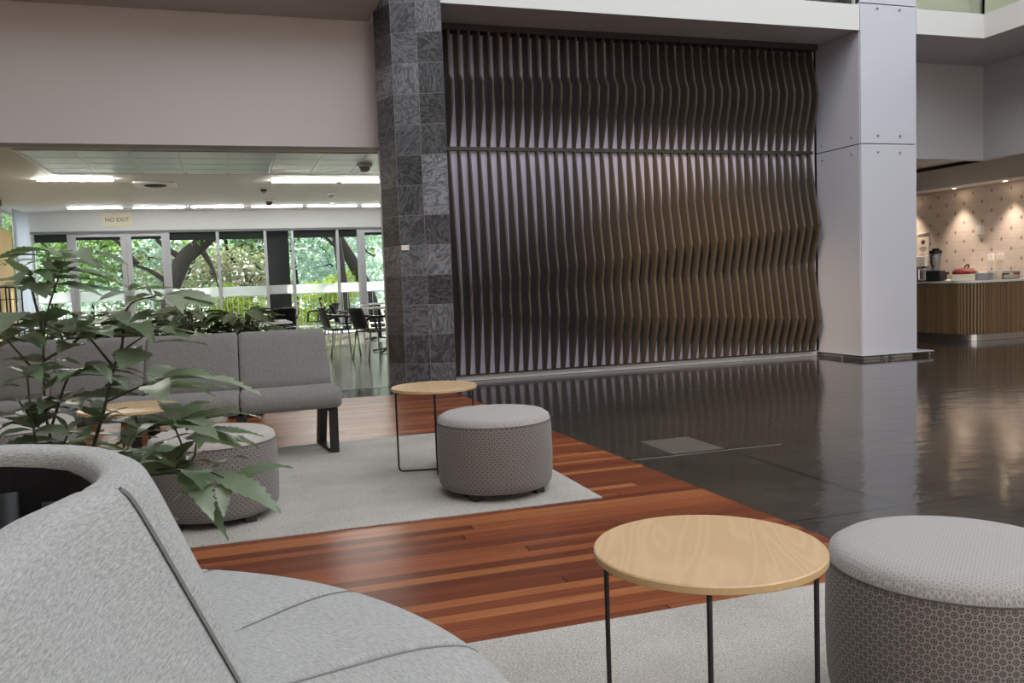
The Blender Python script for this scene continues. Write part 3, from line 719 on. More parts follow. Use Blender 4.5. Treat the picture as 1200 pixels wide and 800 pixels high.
def build_ceiling_items():
    CZ = 2.9
    def strip(x0, x1, y, lab, mat='tube_glow', grp='strip lights on the cafe ceiling'):
        t = thing('strip_light', lab, 'ceiling light', ((x0 + x1) / 2, y, CZ), 0, grp); h = (x1 - x0) / 2
        boxobj('housing', 'white_plastic', t, -h, h, -.05, .05, -.018, -.0005)
        boxobj('diffuser', mat, t, -h + .015, h - .015, -.04, .04, -.036, -.0185, bevel=.004)
    strip(-2.77, -1.70, 14.55, 'long white strip light at left in the front row, below the tile inset')
    strip(.656, 1.724, 14.72, 'white strip light in the front row, second from the slate pillar')
    strip(1.795, 2.86, 14.72, 'white strip light in the front row, partly hidden by the slate pillar')
    rows = [(-3.147, -2.077), (-1.936, -.871), (-.821, .28), (.385, 1.492), (1.546, 2.671), (2.728, 3.8)]
    names = ['leftmost', 'second from left', 'third from left', 'fourth from left', 'fifth from left', 'last, cut by the slate pillar']
    for (a, b), nm in zip(rows, names): strip(a + .02, b - .02, 19.1, 'strip light in the rear row by the windows, ' + nm, 'tube_glow_cool')
    # inset of metal ceiling tiles
    t = thing('ceiling_tile_inset', 'inset of shiny metal ceiling tiles on the cafe ceiling', 'ceiling panel', (0, 12.7, CZ))
    bm = B(); x0, x1, y0, y1 = -2.42, 3.6, 11.75, 13.9
    for i in range(10):
        for j in range(4):
            xa = x0 + i * .602; ya = y0 + j * .5375
            box(bm, xa + .010, xa + .592, ya + .009, ya + .528, -.014, -.004, .003, 1)
    bm.transform(Matrix.Translation((0, -12.7, 0))); obj('tiles', bm, 'ceiling_tile', t)
    bm = B(); box(bm, x0 - .04, x0, y0 - .04, y1 + .04, -.018, -.001); box(bm, x1, x1 + .04, y0 - .04, y1 + .04, -.018, -.001); box(bm, x0, x1, y0 - .04, y0, -.018, -.001); box(bm, x0, x1, y1, y1 + .04, -.018, -.001); box(bm, x0, x1, y0, y1, -.003, -.0005)
    bm.transform(Matrix.Translation((0, -12.7, 0))); obj('edge_frame', bm, 'white_plastic', t)
    # cassette air vent
    t = thing('air_vent', 'square white ceiling air vent with dark slot between the strip lights', 'vent', (-1.16, 15.2, CZ))
    boxobj('grille_plate', 'white_plastic', t, -.32, .32, -.32, .32, -.03, -.0005, bevel=.006)
    bm = B(); lathe(bm, [(0, -.05), (.14, -.05), (.17, -.042), (.17, -.031), (0, -.031)], 32); obj('intake', bm, 'blind_black', t)
    # camera dome and detectors
    t = thing('dome_camera', 'small dark dome camera on the cafe ceiling', 'security camera', (.727, 17.9, CZ))
    bm = B(); lathe(bm, [(0, -.04), (.085, -.04), (.09, -.001), (0, -.001)], 24); obj('mount', bm, 'white_plastic', t)
    bm = B(); lathe(bm, [(0, -.12), (.03, -.115), (.055, -.09), (.062, -.06), (.062, -.041), (0, -.041)], 24); obj('dome', bm, 'black_plastic', t)
    for x, y, r, lab in ((1.831, 16.7, .07, 'round ceiling smoke detector near the rear strip lights'), (1.88, 12.6, .11, 'larger round detector hanging under the metal ceiling tiles'), (.575, 16.1, .05, 'tiny dark sensor on the ceiling left of the smoke detector')):
        dz = -.02 if y < 13 else 0
        t = thing('smoke_detector', lab, 'detector', (x, y, CZ + dz))
        bm = B(); lathe(bm, [(0, -.3 * r - .02), (r, -.3 * r - .02), (r * 1.05, -.002), (0, -.002)], 24); obj('base', bm, 'white_plastic' if r > .06 else 'blind_black', t)
        bm = B(); lathe(bm, [(0, -r - .02), (r * .45, -r * .95 - .02), (r * .7, -r * .6 - .02), (r * .72, -.3 * r - .021), (0, -.3 * r - .021)], 24); obj('sensor_head', bm, 'grey_plastic', t)

# ------------------------------------------------------------------ cafe chairs and tables
def make_chair():
    t = thing('cafe_chair', 'x', 'chair')
    def bent(rows, th):
        bm = B(); prev = None
        for pts in rows:
            ring = [bm.verts.new(p) for p in pts]
            if prev:
                for a in range(len(ring) - 1):
                    f = bm.faces.new((prev[a], prev[a + 1], ring[a + 1], ring[a])); f.smooth = True
            prev = ring
        bmesh.ops.solidify(bm, geom=bm.faces[:], thickness=th); return bm
    # chair faces +X
    rows = []
    for i in range(9):
        s = i / 8; x = lerp(-.22, .23, s); z = .445 - .018 * sin(pi * s) - (.02 * max(0, s - .8) / .2)
        rows.append([(x, lerp(-.215, .215, j / 6) * (1 - .06 * s), z - .012 * cos((j / 6 - .5) * pi)) for j in range(7)])
    obj('seat', bent(rows, .022), 'black_plastic', t)
    rows = []
    for i in range(9):
        s = i / 8; z = lerp(.46, .79, s); x = -.215 - .085 * s - .02 * s * s
        rows.append([(x + .035 * (1 - (2 * j / 6 - 1) ** 2) * -1, lerp(-.21, .21, j / 6) * (1 - .05 * s), z) for j in range(7)])
    obj('backrest', bent(rows, .02), 'black_plastic', t)
    for sy in (-1, 1):
        bm = B(); tube(bm, round_path([(-.255, sy * .21, .60), (-.19, sy * .245, .655), (.17, sy * .25, .64), (.20, sy * .235, .43)], .05), .019, 8); obj('armrest', bm, 'black_plastic', t)
        bm = B(); tube(bm, [(.19, sy * .20, .435), (.235, sy * .225, 0)], .0145, 8); obj('leg', bm, 'chrome', t)
        bm = B(); tube(bm, [(-.19, sy * .20, .435), (-.25, sy * .225, 0)], .0145, 8); obj('leg', bm, 'chrome', t)
    bm = B(); tube(bm, round_path([(.19, -.19, .43), (-.19, -.19, .43), (-.19, .19, .43), (.19, .19, .43)], .03), .012, 8); obj('seat_frame', bm, 'black_plastic', t)
    return t
def make_table():
    t = thing('cafe_table', 'x', 'table')
    bm = B(); box(bm, -.40, .40, -.40, .40, .725, .745, .004, 1); obj('tabletop', bm, 'tabletop_edge', t)
    bm = B(); box(bm, -.392, .392, -.392, .392, .7452, .748); obj('top_sheet', bm, 'table_black', t)
    bm = B(); cyl(bm, (0, 0, .04), (0, 0, .724), .035, 14); obj('column', bm, 'black_metal', t)
    bm = B()
    for k in range(4):
        a = k * pi / 2 + pi / 4; tube(bm, [(0, 0, .05), (.18 * cos(a), .18 * sin(a), .045), (.36 * cos(a), .36 * sin(a), .016)], .016, 8)
    obj('cross_base', bm, 'black_metal', t)
    return t
def build_cafe():
    g = 'black armchairs in the cafe'; gt = 'cafe tables'
    c = make_chair(); c.location = (1.55, 13.75, 0); c.rotation_euler = (0, 0, radians(12)); c['label'] = 'black plastic armchair seen side on, just right of the long grey banquette end'; c['group'] = g
    for loc, rz, lab in (((1.94, 12.85, 0), 24, 'nearest black cafe chair by the slate pillar, backrest towards the hall'),
                         ((1.95, 15.9, 0), 8, 'black armchair directly behind the side-on armchair'),
                         ((2.55, 13.15, 0), 95, 'black cafe chair half hidden by the slate pillar'),
                         ((1.62, 17.6, 0), 150, 'far black chair whose tilted back shows just above the banquette end'),
                         ((2.75, 15.2, 0), 265, 'black chair on the far side of the cafe table by the slate pillar'),
                         ((.72, 15.4, 0), 100, 'black chair standing alone in front of the dark tiled pier'),
                         ((-1.35, 12.0, 0), 70, 'black chair behind the banquette, below the glass doors'),
                         ((-2.35, 12.9, 0), 5, 'black chair far left behind the big plant'),
                         ((-.95, 13.3, 0), 190, 'black chair behind the low leafy plants')):
        place(c, lab, loc, radians(rz), g)
    t = make_table(); t.location = (2.42, 14.15, 0); t.rotation_euler = (0, 0, .1); t['label'] = 'cafe table with pale edge among black chairs by the slate pillar'; t['group'] = gt
    for loc, rz, lab in (((2.75, 17.4, 0), .0, 'farther cafe table near the right hand glass door'), ((.15, 9.95, 0), .04, 'cafe table just behind the low plants and banquette'),
                         ((-1.6, 12.95, 0), .1, 'cafe table in front of the glass doors behind the big plant')):
        place(t, lab, loc, rz, gt)

# ------------------------------------------------------------------ lounge furniture
def seg_solid(bm, profile, place_fn, a0, a1, n, pinch=.010, uv=None):
    """sweep a closed profile [(r,z)...] from a0 to a1; ends pinched like upholstered cushions"""
    rings = []; uvl = bm.loops.layers.uv.new(); uvs = {}
    steps = [0, .006, .018, .04, .08] + [lerp(.08, .92, i / n) for i in range(1, n)] + [.92, .96, .982, .994, 1]
    for s in steps:
        e = min(s, 1 - s); sh = pinch * max(0, 1 - e / .045) ** 2
        a = lerp(a0, a1, s); pf = profile(a)
        cr = sum(p[0] for p in pf) / len(pf); cz = sum(p[1] for p in pf) / len(pf)
        ring = []; run = 0; last = pf[0]
        for r, z in pf:
            d = hypot(r - cr, z - cz) or 1; run += hypot(r - last[0], z - last[1]); last = (r, z)
            vv = bm.verts.new(place_fn(a, r - (r - cr) / d * sh, z - (z - cz) / d * sh)); uvs[vv] = (radians(a) * cr, run); ring.append(vv)
        rings.append(ring)
    m = len(rings[0])
    for A, Bq in zip(rings, rings[1:]):
        for k in range(m):
            f = bm.faces.new((A[k], A[(k + 1) % m], Bq[(k + 1) % m], Bq[k])); f.smooth = True
    bm.faces.new(rings[0][::-1]); bm.faces.new(rings[-1])
    for f in bm.faces:
        for l in f.loops: l[uvl].uv = uvs[l.vert]
def rounded(pts, rad, n=4):
    """closed polygon with rounded corners; rad may be a list"""
    out = []; m = len(pts)
    for i in range(m):
        p = Vector(pts[i]); a = Vector(pts[i - 1]) - p; b = Vector(pts[(i + 1) % m]) - p
        r = rad[i] if isinstance(rad, (list, tuple)) else rad
        r1 = min(r, a.length * .49); r2 = min(r, b.length * .49)
        p0 = p + a.normalized() * r1; p1 = p + b.normalized() * r2
        for k in range(n + 1):
            s = k / n; q = p0 * (1 - s) ** 2 + p * 2 * s * (1 - s) + p1 * s * s; out.append((q.x, q.y))
    return out

ISL = (-.64, 1.27)
def ell(a, major, minor, ang=80):
    d = radians(a - ang); return 1 / sqrt((cos(d) / major) ** 2 + (sin(d) / minor) ** 2)
def isl_place(a, r, z): return (r * cos(radians(a)), r * sin(radians(a)), z)
RI_TAB = [(-10, .335), (8, .372), (21.6, .433), (34, .482), (43, .510), (53, .548), (69, .572), (80, .575)]
def isl_ri(a):
    d = (a - 80 + 90) % 180 - 90; q = 80 - abs(d); P = RI_TAB
    for i in range(len(P) - 1):
        if q <= P[i + 1][0] or i == len(P) - 2:
            h = P[i + 1][0] - P[i][0]; t = min(1, max(0, (q - P[i][0]) / h))
            m0 = (P[i + 1][1] - P[i - 1][1]) / (P[i + 1][0] - P[i - 1][0]) * h if i else 0
            m1 = (P[i + 2][1] - P[i][1]) / (P[i + 2][0] - P[i][0]) * h if i < len(P) - 2 else 0
            return (2 * t ** 3 - 3 * t * t + 1) * P[i][1] + (t ** 3 - 2 * t * t + t) * m0 + (3 * t * t - 2 * t ** 3) * P[i + 1][1] + (t ** 3 - t * t) * m1
def isl_seat(a):
    rb = isl_ri(a) + .18; R_ = 1.06
    return rounded([(rb, .30), (R_ - .05, .30), (R_, .345), (R_ - .004, .425), (R_ - .12, .452), (rb, .445)], [.02, .03, .03, .05, .08, .02], 4)
def isl_back(a):
    ri = isl_ri(a); ro = ri + .085; rb = ri + .24
    return rounded([(ri + .03, .44), (rb, .44), (ro + .014, .775), (ro - .01, .815), (ri + .012, .812), (ri, .785)], [.01, .02, .05, .03, .02, .02], 5)
def build_island():
    t = thing('round_island_sofa', 'round grey island sofa with open centre in the left foreground', 'sofa', (*ISL, .0055))
    def seam(par, prof, a, w, rng):
        bm = B(); pf = prof(a); ww = degrees_for(w, pf); ri = isl_ri(a)
        if rng == 'b': keep = [(ri + .235, .455)] + [p for p in pf if p[1] > .6 and p[0] > ri + .07]
        else: keep = [p for p in pf if p[0] > ri + .26 and p[1] > .34] + [(ri + .26, .447)]
        cr = sum(p[0] for p in pf) / len(pf); cz = sum(p[1] for p in pf) / len(pf); pts = []
        for p, q in zip(keep, keep[1:]):
            for k in range(6): pts.append((lerp(p[0], q[0], k / 6), lerp(p[1], q[1], k / 6)))
        pts.append(keep[-1]); prev = None
        for i, (r, z) in enumerate(pts):
            q0, q1 = pts[max(i - 1, 0)], pts[min(i + 1, len(pts) - 1)]
            nx, nz = q1[1] - q0[1], -(q1[0] - q0[0]); L = hypot(nx, nz) or 1; nx /= L; nz /= L
            if nx * (r - cr) + nz * (z - cz) < 0: nx, nz = -nx, -nz
            ring = [bm.verts.new(isl_place(a + da * ww, r + nx * h, z + nz * h)) for da, h in ((-1, -.004), (-.85, .0012), (-.05, .0012), (.1, -.004))]
            if prev:
                for k in range(3): bm.faces.new((prev[k], prev[k + 1], ring[k + 1], ring[k]))
            prev = ring
        obj('seam_stitching', bm, 'stitch_grey', par)
    step = 22.5; first = 12.6
    for i in range(16):
        a0 = first + (i - 1) * step + .10; a1 = first + i * step - .10
        bm = B(); seg_solid(bm, isl_seat, isl_place, a0, a1, 8, .017)
        s = obj('seat_cushion', bm, 'grey_weave', t); smooth_by_angle(s, 55)
        seam(s, isl_seat, a1 - .55, .007 if i % 2 == 0 else .003, 's')
    for i in range(6):
        a0 = 14.6 + (i - 1) * 60 + .10; a1 = 14.6 + i * 60 - .10
        bm = B(); seg_solid(bm, isl_back, isl_place, a0, a1, 26, .006)
        b = obj('back_cushion', bm, 'grey_weave', t); smooth_by_angle(b, 55)
        seam(b, isl_back, a1 - .3, .013, 'b')
    # dark frame inside the open centre and recessed base
    bm = B(); n = 48; rows = []
    for z, k in ((.02, .0), (.782, .0)): rows.append([bm.verts.new(isl_place(360 * i / n, isl_ri(360 * i / n) - .003, z)) for i in range(n)])
    for i in range(n): bm.faces.new((rows[0][i], rows[0][(i + 1) % n], rows[1][(i + 1) % n], rows[1][i]))
    obj('inner_lining', bm, 'black_fabric', t)
    for k, a in enumerate(range(8, 360, 32)):
        ri = isl_ri(a) - .026; bm = B(); h = .02
        q = Vector(isl_place(a, 1, 0)); nrm = Vector((-q.y, q.x, 0)) * .022
        p0 = q * (ri + .02); p1 = q * (ri - .11)
        prism(bm, [tuple((p0 - nrm).xy), tuple((p1 - nrm).xy), tuple((p1 + nrm).xy), tuple((p0 + nrm).xy)], .02, .76 - (.05 if k % 2 else 0)); obj('frame_upright', bm, 'dark_board', t)
        p = q * (ri - .12); bm = B(); bmesh.ops.create_icosphere(bm, subdivisions=2, radius=.011, matrix=Matrix.Translation((p.x, p.y, .60))); obj('bolt', bm, 'chrome', t)
    for a in (46, 62, 84, 118, 240):
        q = Vector(isl_place(a, 1, 0)); ri = isl_ri(a); sd = Vector((-q.y, q.x, 0)); bm = B()
        p0 = q * (ri - .035) + Vector((0, 0, .74)) + sd * .03; p1 = q * (ri - .20) + Vector((0, 0, .06)) - sd * .10
        tube(bm, [p0, p1], .022, 4); obj('frame_brace', bm, 'dark_board', t)
    for a, dz in ((33, 0), (41, .02), (26, -.03)):
        q = Vector(isl_place(a, isl_ri(a) - .045, 0)); bm = B(); box(bm, q.x - .035, q.x + .035, q.y - .03, q.y + .03, .60 + dz, .715 + dz, .004, 1); obj('corner_block', bm, 'grey_plastic', t)
    bm = B(); lathe(bm, [(0, .022), (.30, .022), (.30, .05), (0, .05)], 24); obj('centre_board', bm, 'black_fabric', t)
    bm = B()
    a_ = [bm.verts.new(isl_place(7.5 * i, .93, 0)) for i in range(48)]; b_ = [bm.verts.new(isl_place(7.5 * i, .93, .298)) for i in range(48)]
    c_ = [bm.verts.new(isl_place(7.5 * i, isl_ri(7.5 * i) + .03, .298)) for i in range(48)]; d_ = [bm.verts.new(isl_place(7.5 * i, isl_ri(7.5 * i) + .03, 0)) for i in range(48)]
    for i in range(48):
        j = (i + 1) % 48
        for p, q in ((a_, b_), (b_, c_), (c_, d_), (d_, a_)): bm.faces.new((p[i], p[j], q[j], q[i]))
    obj('base', bm, 'black_fabric', t)
def degrees_for(w, pf):
    return math.degrees(w / (sum(p[0] for p in pf) / len(pf)))

BQ = (.1, 9.25)
def bq_place(a, r, z): return (r * sin(radians(a)), -r * cos(radians(a)), z)
def bq_seat(a): return rounded([(3.20, .30), (3.59, .30), (3.655, .325), (3.65, .42), (3.56, .452), (3.20, .44)], [.02, .05, .05, .06, .08, .02], 4)
def bq_back(a): return rounded([(3.20, .40), (3.37, .40), (3.385, .47), (3.265, .795), (3.215, .822), (3.15, .80), (3.14, .70)], [.02, .03, .03, .05, .03, .04, .05], 4)
def build_banquette():
    t = thing('curved_banquette', 'long curved grey upholstered banquette with backrest on black frame legs', 'sofa', (*BQ, .0055))
    ang = [8.3 - 10.2 * i for i in range(8)]
    for a1, a0 in zip(ang, ang[1:]):
        bm = B(); seg_solid(bm, bq_seat, bq_place, a0 + .06, a1 - .06, 5, .018); smooth_by_angle(obj('seat_cushion', bm, 'banquette_weave_shaded', t), 55)
        bm = B(); seg_solid(bm, bq_back, bq_place, a0 + .06, a1 - .06, 5, .018); smooth_by_angle(obj('back_cushion', bm, 'banquette_weave_shaded', t), 55)
    for k, a in enumerate(ang):
        aa = a - .75 if k == 0 else a
        bm = B()
        def slab(pts, hw):
            # pts: polygon in (r,z); hw half width across
            n = len(pts); u = Vector(bq_place(aa + 90, 1, 0)) * hw
            A = [bm.verts.new(Vector(bq_place(aa, r, z)) - u) for r, z in pts]; C = [bm.verts.new(Vector(bq_place(aa, r, z)) + u) for r, z in pts]
            bm.faces.new(A[::-1]); bm.faces.new(C)
            for i in range(n): bm.faces.new((A[i], A[(i + 1) % n], C[(i + 1) % n], C[i]))
        slab([(3.53, 0), (3.57, 0), (3.585, .298), (3.545, .298)], .026)
        slab([(3.12, .0), (3.20, .0), (3.30, .298), (3.20, .298)], .026)
        slab([(3.18, 0), (3.53, 0), (3.53, .022), (3.18, .022)], .026)
        slab([(3.20, .275), (3.56, .275), (3.56, .298), (3.20, .298)], .026)
        obj('leg_frame', bm, 'black_metal', t)

def make_pouf(name, label, top_m, side_m, r=.3, h=.42):
    t = thing(name, label, 'pouf', group='round fabric poufs')
    # seam ring at the top edge splits side from top
    side = [(r - .05, .032), (r - .02, .036), (r - .004, .06), (r, .09), (r + .003, .20), (r + .001, h - .075), (r - .004, h - .048)]
    top = [(r - .004, h - .044), (r - .010, h - .022), (r - .035, h - .006), (r - .08, h), (.12, h + .004), (0, h + .005)]
    def lat(prof, uvmode, nm, m):
        bm = B(); uvl = bm.loops.layers.uv.new(); seg = 72; rings = []
        for rr, z in prof:
            rings.append([bm.verts.new((rr * cos(2 * pi * i / seg), rr * sin(2 * pi * i / seg), z)) for i in range(seg)] if rr > 1e-6 else [bm.verts.new((0, 0, z))])
        for k in range(len(rings) - 1):
            for i in range(seg):
                j = (i + 1) % seg
                if len(rings[k + 1]) == 1: f = bm.faces.new((rings[k][i], rings[k][j], rings[k + 1][0]))
                else: f = bm.faces.new((rings[k][i], rings[k][j], rings[k + 1][j], rings[k + 1][i]))
                f.smooth = True
                for l in f.loops:
                    c = l.vert.co
                    if uvmode == 'side':
                        ii = i if (l.vert in (rings[k][i],) or (len(rings[k + 1]) > 1 and l.vert is rings[k + 1][i])) else i + 1
                        ii = i if l.vert in (rings[k][i], rings[k + 1][i % len(rings[k + 1])]) else i + 1
                        l[uvl].uv = (2 * pi * .3 * ii / seg, c.z)
                    else: l[uvl].uv = (c.x, c.y)
        if uvmode == 'side': bm.faces.new(rings[0][::-1])
        return obj(nm, bm, m, t, normals=True)
    lat(side, 'side', 'side_cover', side_m); lat(top, 'top', 'seat_top', top_m)
    bm = B(); n = 72; tube(bm, [((r - .003) * cos(2 * pi * i / n), (r - .003) * sin(2 * pi * i / n), h - .046) for i in range(n)], .0022, 6, closed=True); obj('piping', bm, side_m, t)
    for k in range(4):
        a = k * pi / 2 + .5; bm = B(); x, y = .235 * cos(a), .235 * sin(a); box(bm, x - .028, x + .028, y - .028, y + .028, 0, .034, .003, 1); obj('foot', bm, 'black_plastic', t)
    return t
def build_poufs():
    g = 'round fabric poufs'
    p = make_pouf('round_pouf', 'patterned grey round pouf at the right edge in the foreground', 'pouf_rings_top', 'pouf_rings'); p.location = (1.63, 1.61, .0055); p.rotation_euler = (0, 0, .7)
    place(p, 'patterned grey round pouf in the middle of the far rug beside the small table', (1.25, 4.27, .0055), .35, g)
    q = make_pouf('round_pouf', 'plain topped grey pouf partly behind the big plant leaves', 'pouf_plain', 'pouf_rings'); q.location = (-.15, 4.38, .0055); q.rotation_euler = (0, 0, .2)
    place(q, 'grey pouf at far left in front of the banquette, mostly hidden by leaves', (-1.22, 5.40, .0055), .9, g)

def make_side_table():
    t = thing('side_table', 'x', 'table'); r = .25; h = .5
    bm = B(); n = 72
    lathe(bm, [(0, h - .018), (r - .002, h - .018), (r, h - .016), (r, h - .003), (r - .003, h), (0, h)], 72)
    top = obj('tabletop', bm, ['birch', 'ply_edge'], t)
    for p in top.data.polygons:
        nz = abs(p.normal.z); p.use_smooth = False; p.material_index = 0 if (nz > .7 and p.center.z > h - .01) else 1
    L = .225
    for k, a in enumerate((0, pi / 2)):
        c, s = cos(a), sin(a); zt = h - .0245; zb = .0065 + k * .0125
        bm = B(); tube(bm, round_path([(0, 0, zt - k * .0), (L * c, L * s, zt), (L * c, L * s, zb), (-L * c, -L * s, zb), (-L * c, -L * s, zt), (0, 0, zt)], .03, 6), .0058, 8)
        obj('rod_frame', bm, 'black_metal', t)
    return t
def build_tables():
    g = 'small round birch tables'; az = radians(-17)
    t = make_side_table(); t.location = (.952, 1.62, .0055); t.rotation_euler = (0, 0, radians(-30.3)); t['label'] = 'round pale birch side table in the foreground beside the large pouf'; t['group'] = g
    place(t, 'round birch side table on the far rug in front of the slate pillar', (1.07, 4.87, .0055), radians(-12), g)
    place(t, 'round birch side table half hidden behind the big plant', (-.58, 4.93, .0055), radians(-2), g)

def build_rugs():
    for a, lab in (((-2.4, 1.685, 3.873, 6.11, 0.0005, .005), 'pale grey loop rug under the middle pouf and far side table'), ((-2.2, 2.2, -3.2, 2.46, .0005, .005), 'pale grey loop rug under the foreground table and island sofa')):
        bm = B(); box(bm, *a); tag(obj('area_rug', bm, 'rug'), lab, 'rug')

# ------------------------------------------------------------------ plants
def add_leaf(bm, tone, a, b, width, roll=0, droop=.12, teeth=9, fold=.18, val=.5, jag=.16):
    a, b = Vector(a), Vector(b); d = b - a; L = d.length
    if L < .01: return
    u = d.normalized(); side = u.cross(Vector((0, 0, 1)))
    side = side.normalized() if side.length > .05 else Vector((1, 0, 0))
    up = side.cross(u); c, s = cos(roll), sin(roll); side, up = side * c + up * s, up * c - side * s
    rows = []; n = teeth * 2
    for i in range(n + 1):
        t = i / n; w = width * (sin(pi * t ** .78) ** .95 * 1.04 if 0 < t < 1 else 0)
        if i % 2 == 1: w *= 1 + jag
        elif 0 < i < n: w *= 1 - jag * .4
        sag = droop * L * (t * (1 - t) * 4 * .5) ; p = a + d * t + up * sag
        wob = sin(t * 17 + val * 20) * .05 * width
        adv = u * (L / n * .45 if i % 2 else 0)
        rows.append((p, p + side * w + up * (fold * w + wob) + adv * 1, p - side * w + up * (fold * w - wob) + adv * 1))
    prev = None
    for p, l, r in rows:
        v = [bm.verts.new(l), bm.verts.new(p), bm.verts.new(r)]
        for x in v: x[tone] = val
        if prev:
            for q in ((prev[0], prev[1], v[1], v[0]), (prev[1], prev[2], v[2], v[1])):
                f = bm.faces.new(q); f.smooth = True
        prev = v
def spline(pts, n=6):
    pts = [Vector(p) for p in pts]; out = []
    P = [pts[0] * 2 - pts[1]] + pts + [pts[-1] * 2 - pts[-2]]
    for i in range(1, len(P) - 2):
        for k in range(n):
            t = k / n; a, b, c, d = P[i - 1:i + 3]
            out.append(.5 * ((2 * b) + (c - a) * t + (2 * a - 5 * b + 4 * c - d) * t * t + (3 * b - a - 3 * c + d) * t ** 3))
    out.append(pts[-1]); return out
def build_big_plant():
    rng = random.Random(11)
    base = Vector((-.52, 2.68, 0))
    t = thing('broadleaf_plant', 'tall leafy green plant with toothed leaves behind the island sofa', 'plant', tuple(base))
    bm = B(); lathe(bm, [(0, .0), (.17, .0), (.18, .01), (.225, .36), (.23, .38), (.21, .38), (.205, .33), (0, .33)], 40); obj('pot', bm, 'pot_clay', t)
    bm = B(); lathe(bm, [(0, .325), (.203, .335), (.1, .35), (0, .352)], 24); obj('soil', bm, 'soil', t)
    bm = B(); tips = []
    for st in PLANT_STEMS:
        pts = [Vector(p) - base for p in st]
        if pts[0].z < .62:
            pts = [Vector((pts[0].x * .35, pts[0].y * .3, .33))] + pts
        sp = spline(pts); n = len(sp)
        tube(bm, sp, .004, 6, radii=[lerp(.0062 if len(pts) > 4 else .0042, .0024, i / (n - 1)) for i in range(n)])
        tips.append(pts[-1])
    obj('stems', bm, 'stem', t)
    bm = B(); tone = bm.verts.layers.float.new('tone')
    for x0, y0, z0, x1, y1, z1, w in PLANT_LEAVES:
        a, b = Vector((x0, y0, z0)) - base, Vector((x1, y1, z1)) - base
        L = (b - a).length; w2 = min(w * .38, L * .14)
        add_leaf(bm, tone, a, b, w2, rng.uniform(-.35, .35), rng.uniform(.05, .2), 10, rng.uniform(.08, .25), rng.random())
        for sg in (-1, 1):
            if rng.random() < .62: continue
            th = sg * rng.uniform(.45, .95); d = (b - a) * rng.uniform(.5, .8); d = Vector((d.x * cos(th) - d.y * sin(th), d.x * sin(th) + d.y * cos(th), d.z + rng.uniform(-.03, .015)))
            e = a + d
            if (e + base).y < 1.98: continue
            add_leaf(bm, tone, a + d * .06, e, min(w2 * .8, d.length * .14), rng.uniform(-.35, .35), rng.uniform(.05, .2), 9, rng.uniform(.08, .25), rng.random())
    # extra leaves whorled round each growing tip
    for tp in tips:
        k = rng.randint(2, 3); a0 = rng.random() * 6
        for i in range(k):
            a = a0 + i * 2 * pi / k + rng.uniform(-.25, .25); L = rng.uniform(.13, .24)
            e = Vector((cos(a) * L, sin(a) * L, rng.uniform(-.05, .02)))
            st = tp + Vector((0, 0, rng.uniform(-.05, .01)))
            if (st + e + base - Vector((0, 0, 0))).y < 1.95: continue
            add_leaf(bm, tone, st + e * .12, st + e, L * rng.uniform(.16, .22), rng.uniform(-.3, .3), rng.uniform(.05, .2), 7, .15, rng.random())
    # dense low growth over the pot
    for i in range(100):
        a = rng.random() * 2 * pi; r = rng.random() ** .6 * .42; z = rng.uniform(.48, .72) - r * .2
        c = Vector((cos(a) * r - .12, sin(a) * r * .55 + .05, z)); L = rng.uniform(.12, .22); b = a + rng.uniform(-.9, .9)
        add_leaf(bm, tone, c, c + Vector((cos(b) * L, sin(b) * L, rng.uniform(-.09, .03))), L * rng.uniform(.17, .24), rng.uniform(-.5, .5), .12, 6, .15, rng.random() * .7)
    obj('foliage', bm, 'leaf_big', t, normals=False)
def build_low_plants():
    rng = random.Random(5)
    for x, y, h, lab in ((-.42, 7.9, .93, 'low broad-leaved potted plant directly behind the banquette'), (.02, 7.85, .90, 'low leafy plant rightmost behind the banquette'), (-.86, 8.0, .90, 'low leafy plant behind the banquette, half hidden by the big plant'), (-1.35, 8.1, .92, 'low leafy plant leftmost behind the banquette')):
        t = thing('low_plant', lab, 'plant', (x, y, 0), 0, 'low plants behind the banquette')
        bm = B(); lathe(bm, [(0, 0), (.15, 0), (.19, .40), (.2, .42), (.18, .42), (.175, .37), (0, .37)], 32); obj('pot', bm, 'pot_clay', t)
        bm = B(); tone = bm.verts.layers.float.new('tone'); sb = B()
        for i in range(64):
            a = rng.random() * 2 * pi; r = rng.uniform(.05, .22); z = h + .06 - rng.uniform(.0, .22) - r * .2
            c = Vector((cos(a) * r, sin(a) * r, z)); L = rng.uniform(.16, .28)
            tube(sb, [(cos(a) * .04, sin(a) * .04, .37), (cos(a) * r * .5, sin(a) * r * .5, lerp(.37, z, .6)), tuple(c)], .004, 5)
            add_leaf(bm, tone, c, c + Vector((cos(a) * L, sin(a) * L, rng.uniform(-.10, .03))), L * rng.uniform(.15, .21), rng.uniform(-.4, .4), .15, 5, .15, rng.random(), .08)
        obj('stems', sb, 'stem', t); obj('foliage', bm, 'leaf_low', t, normals=False)

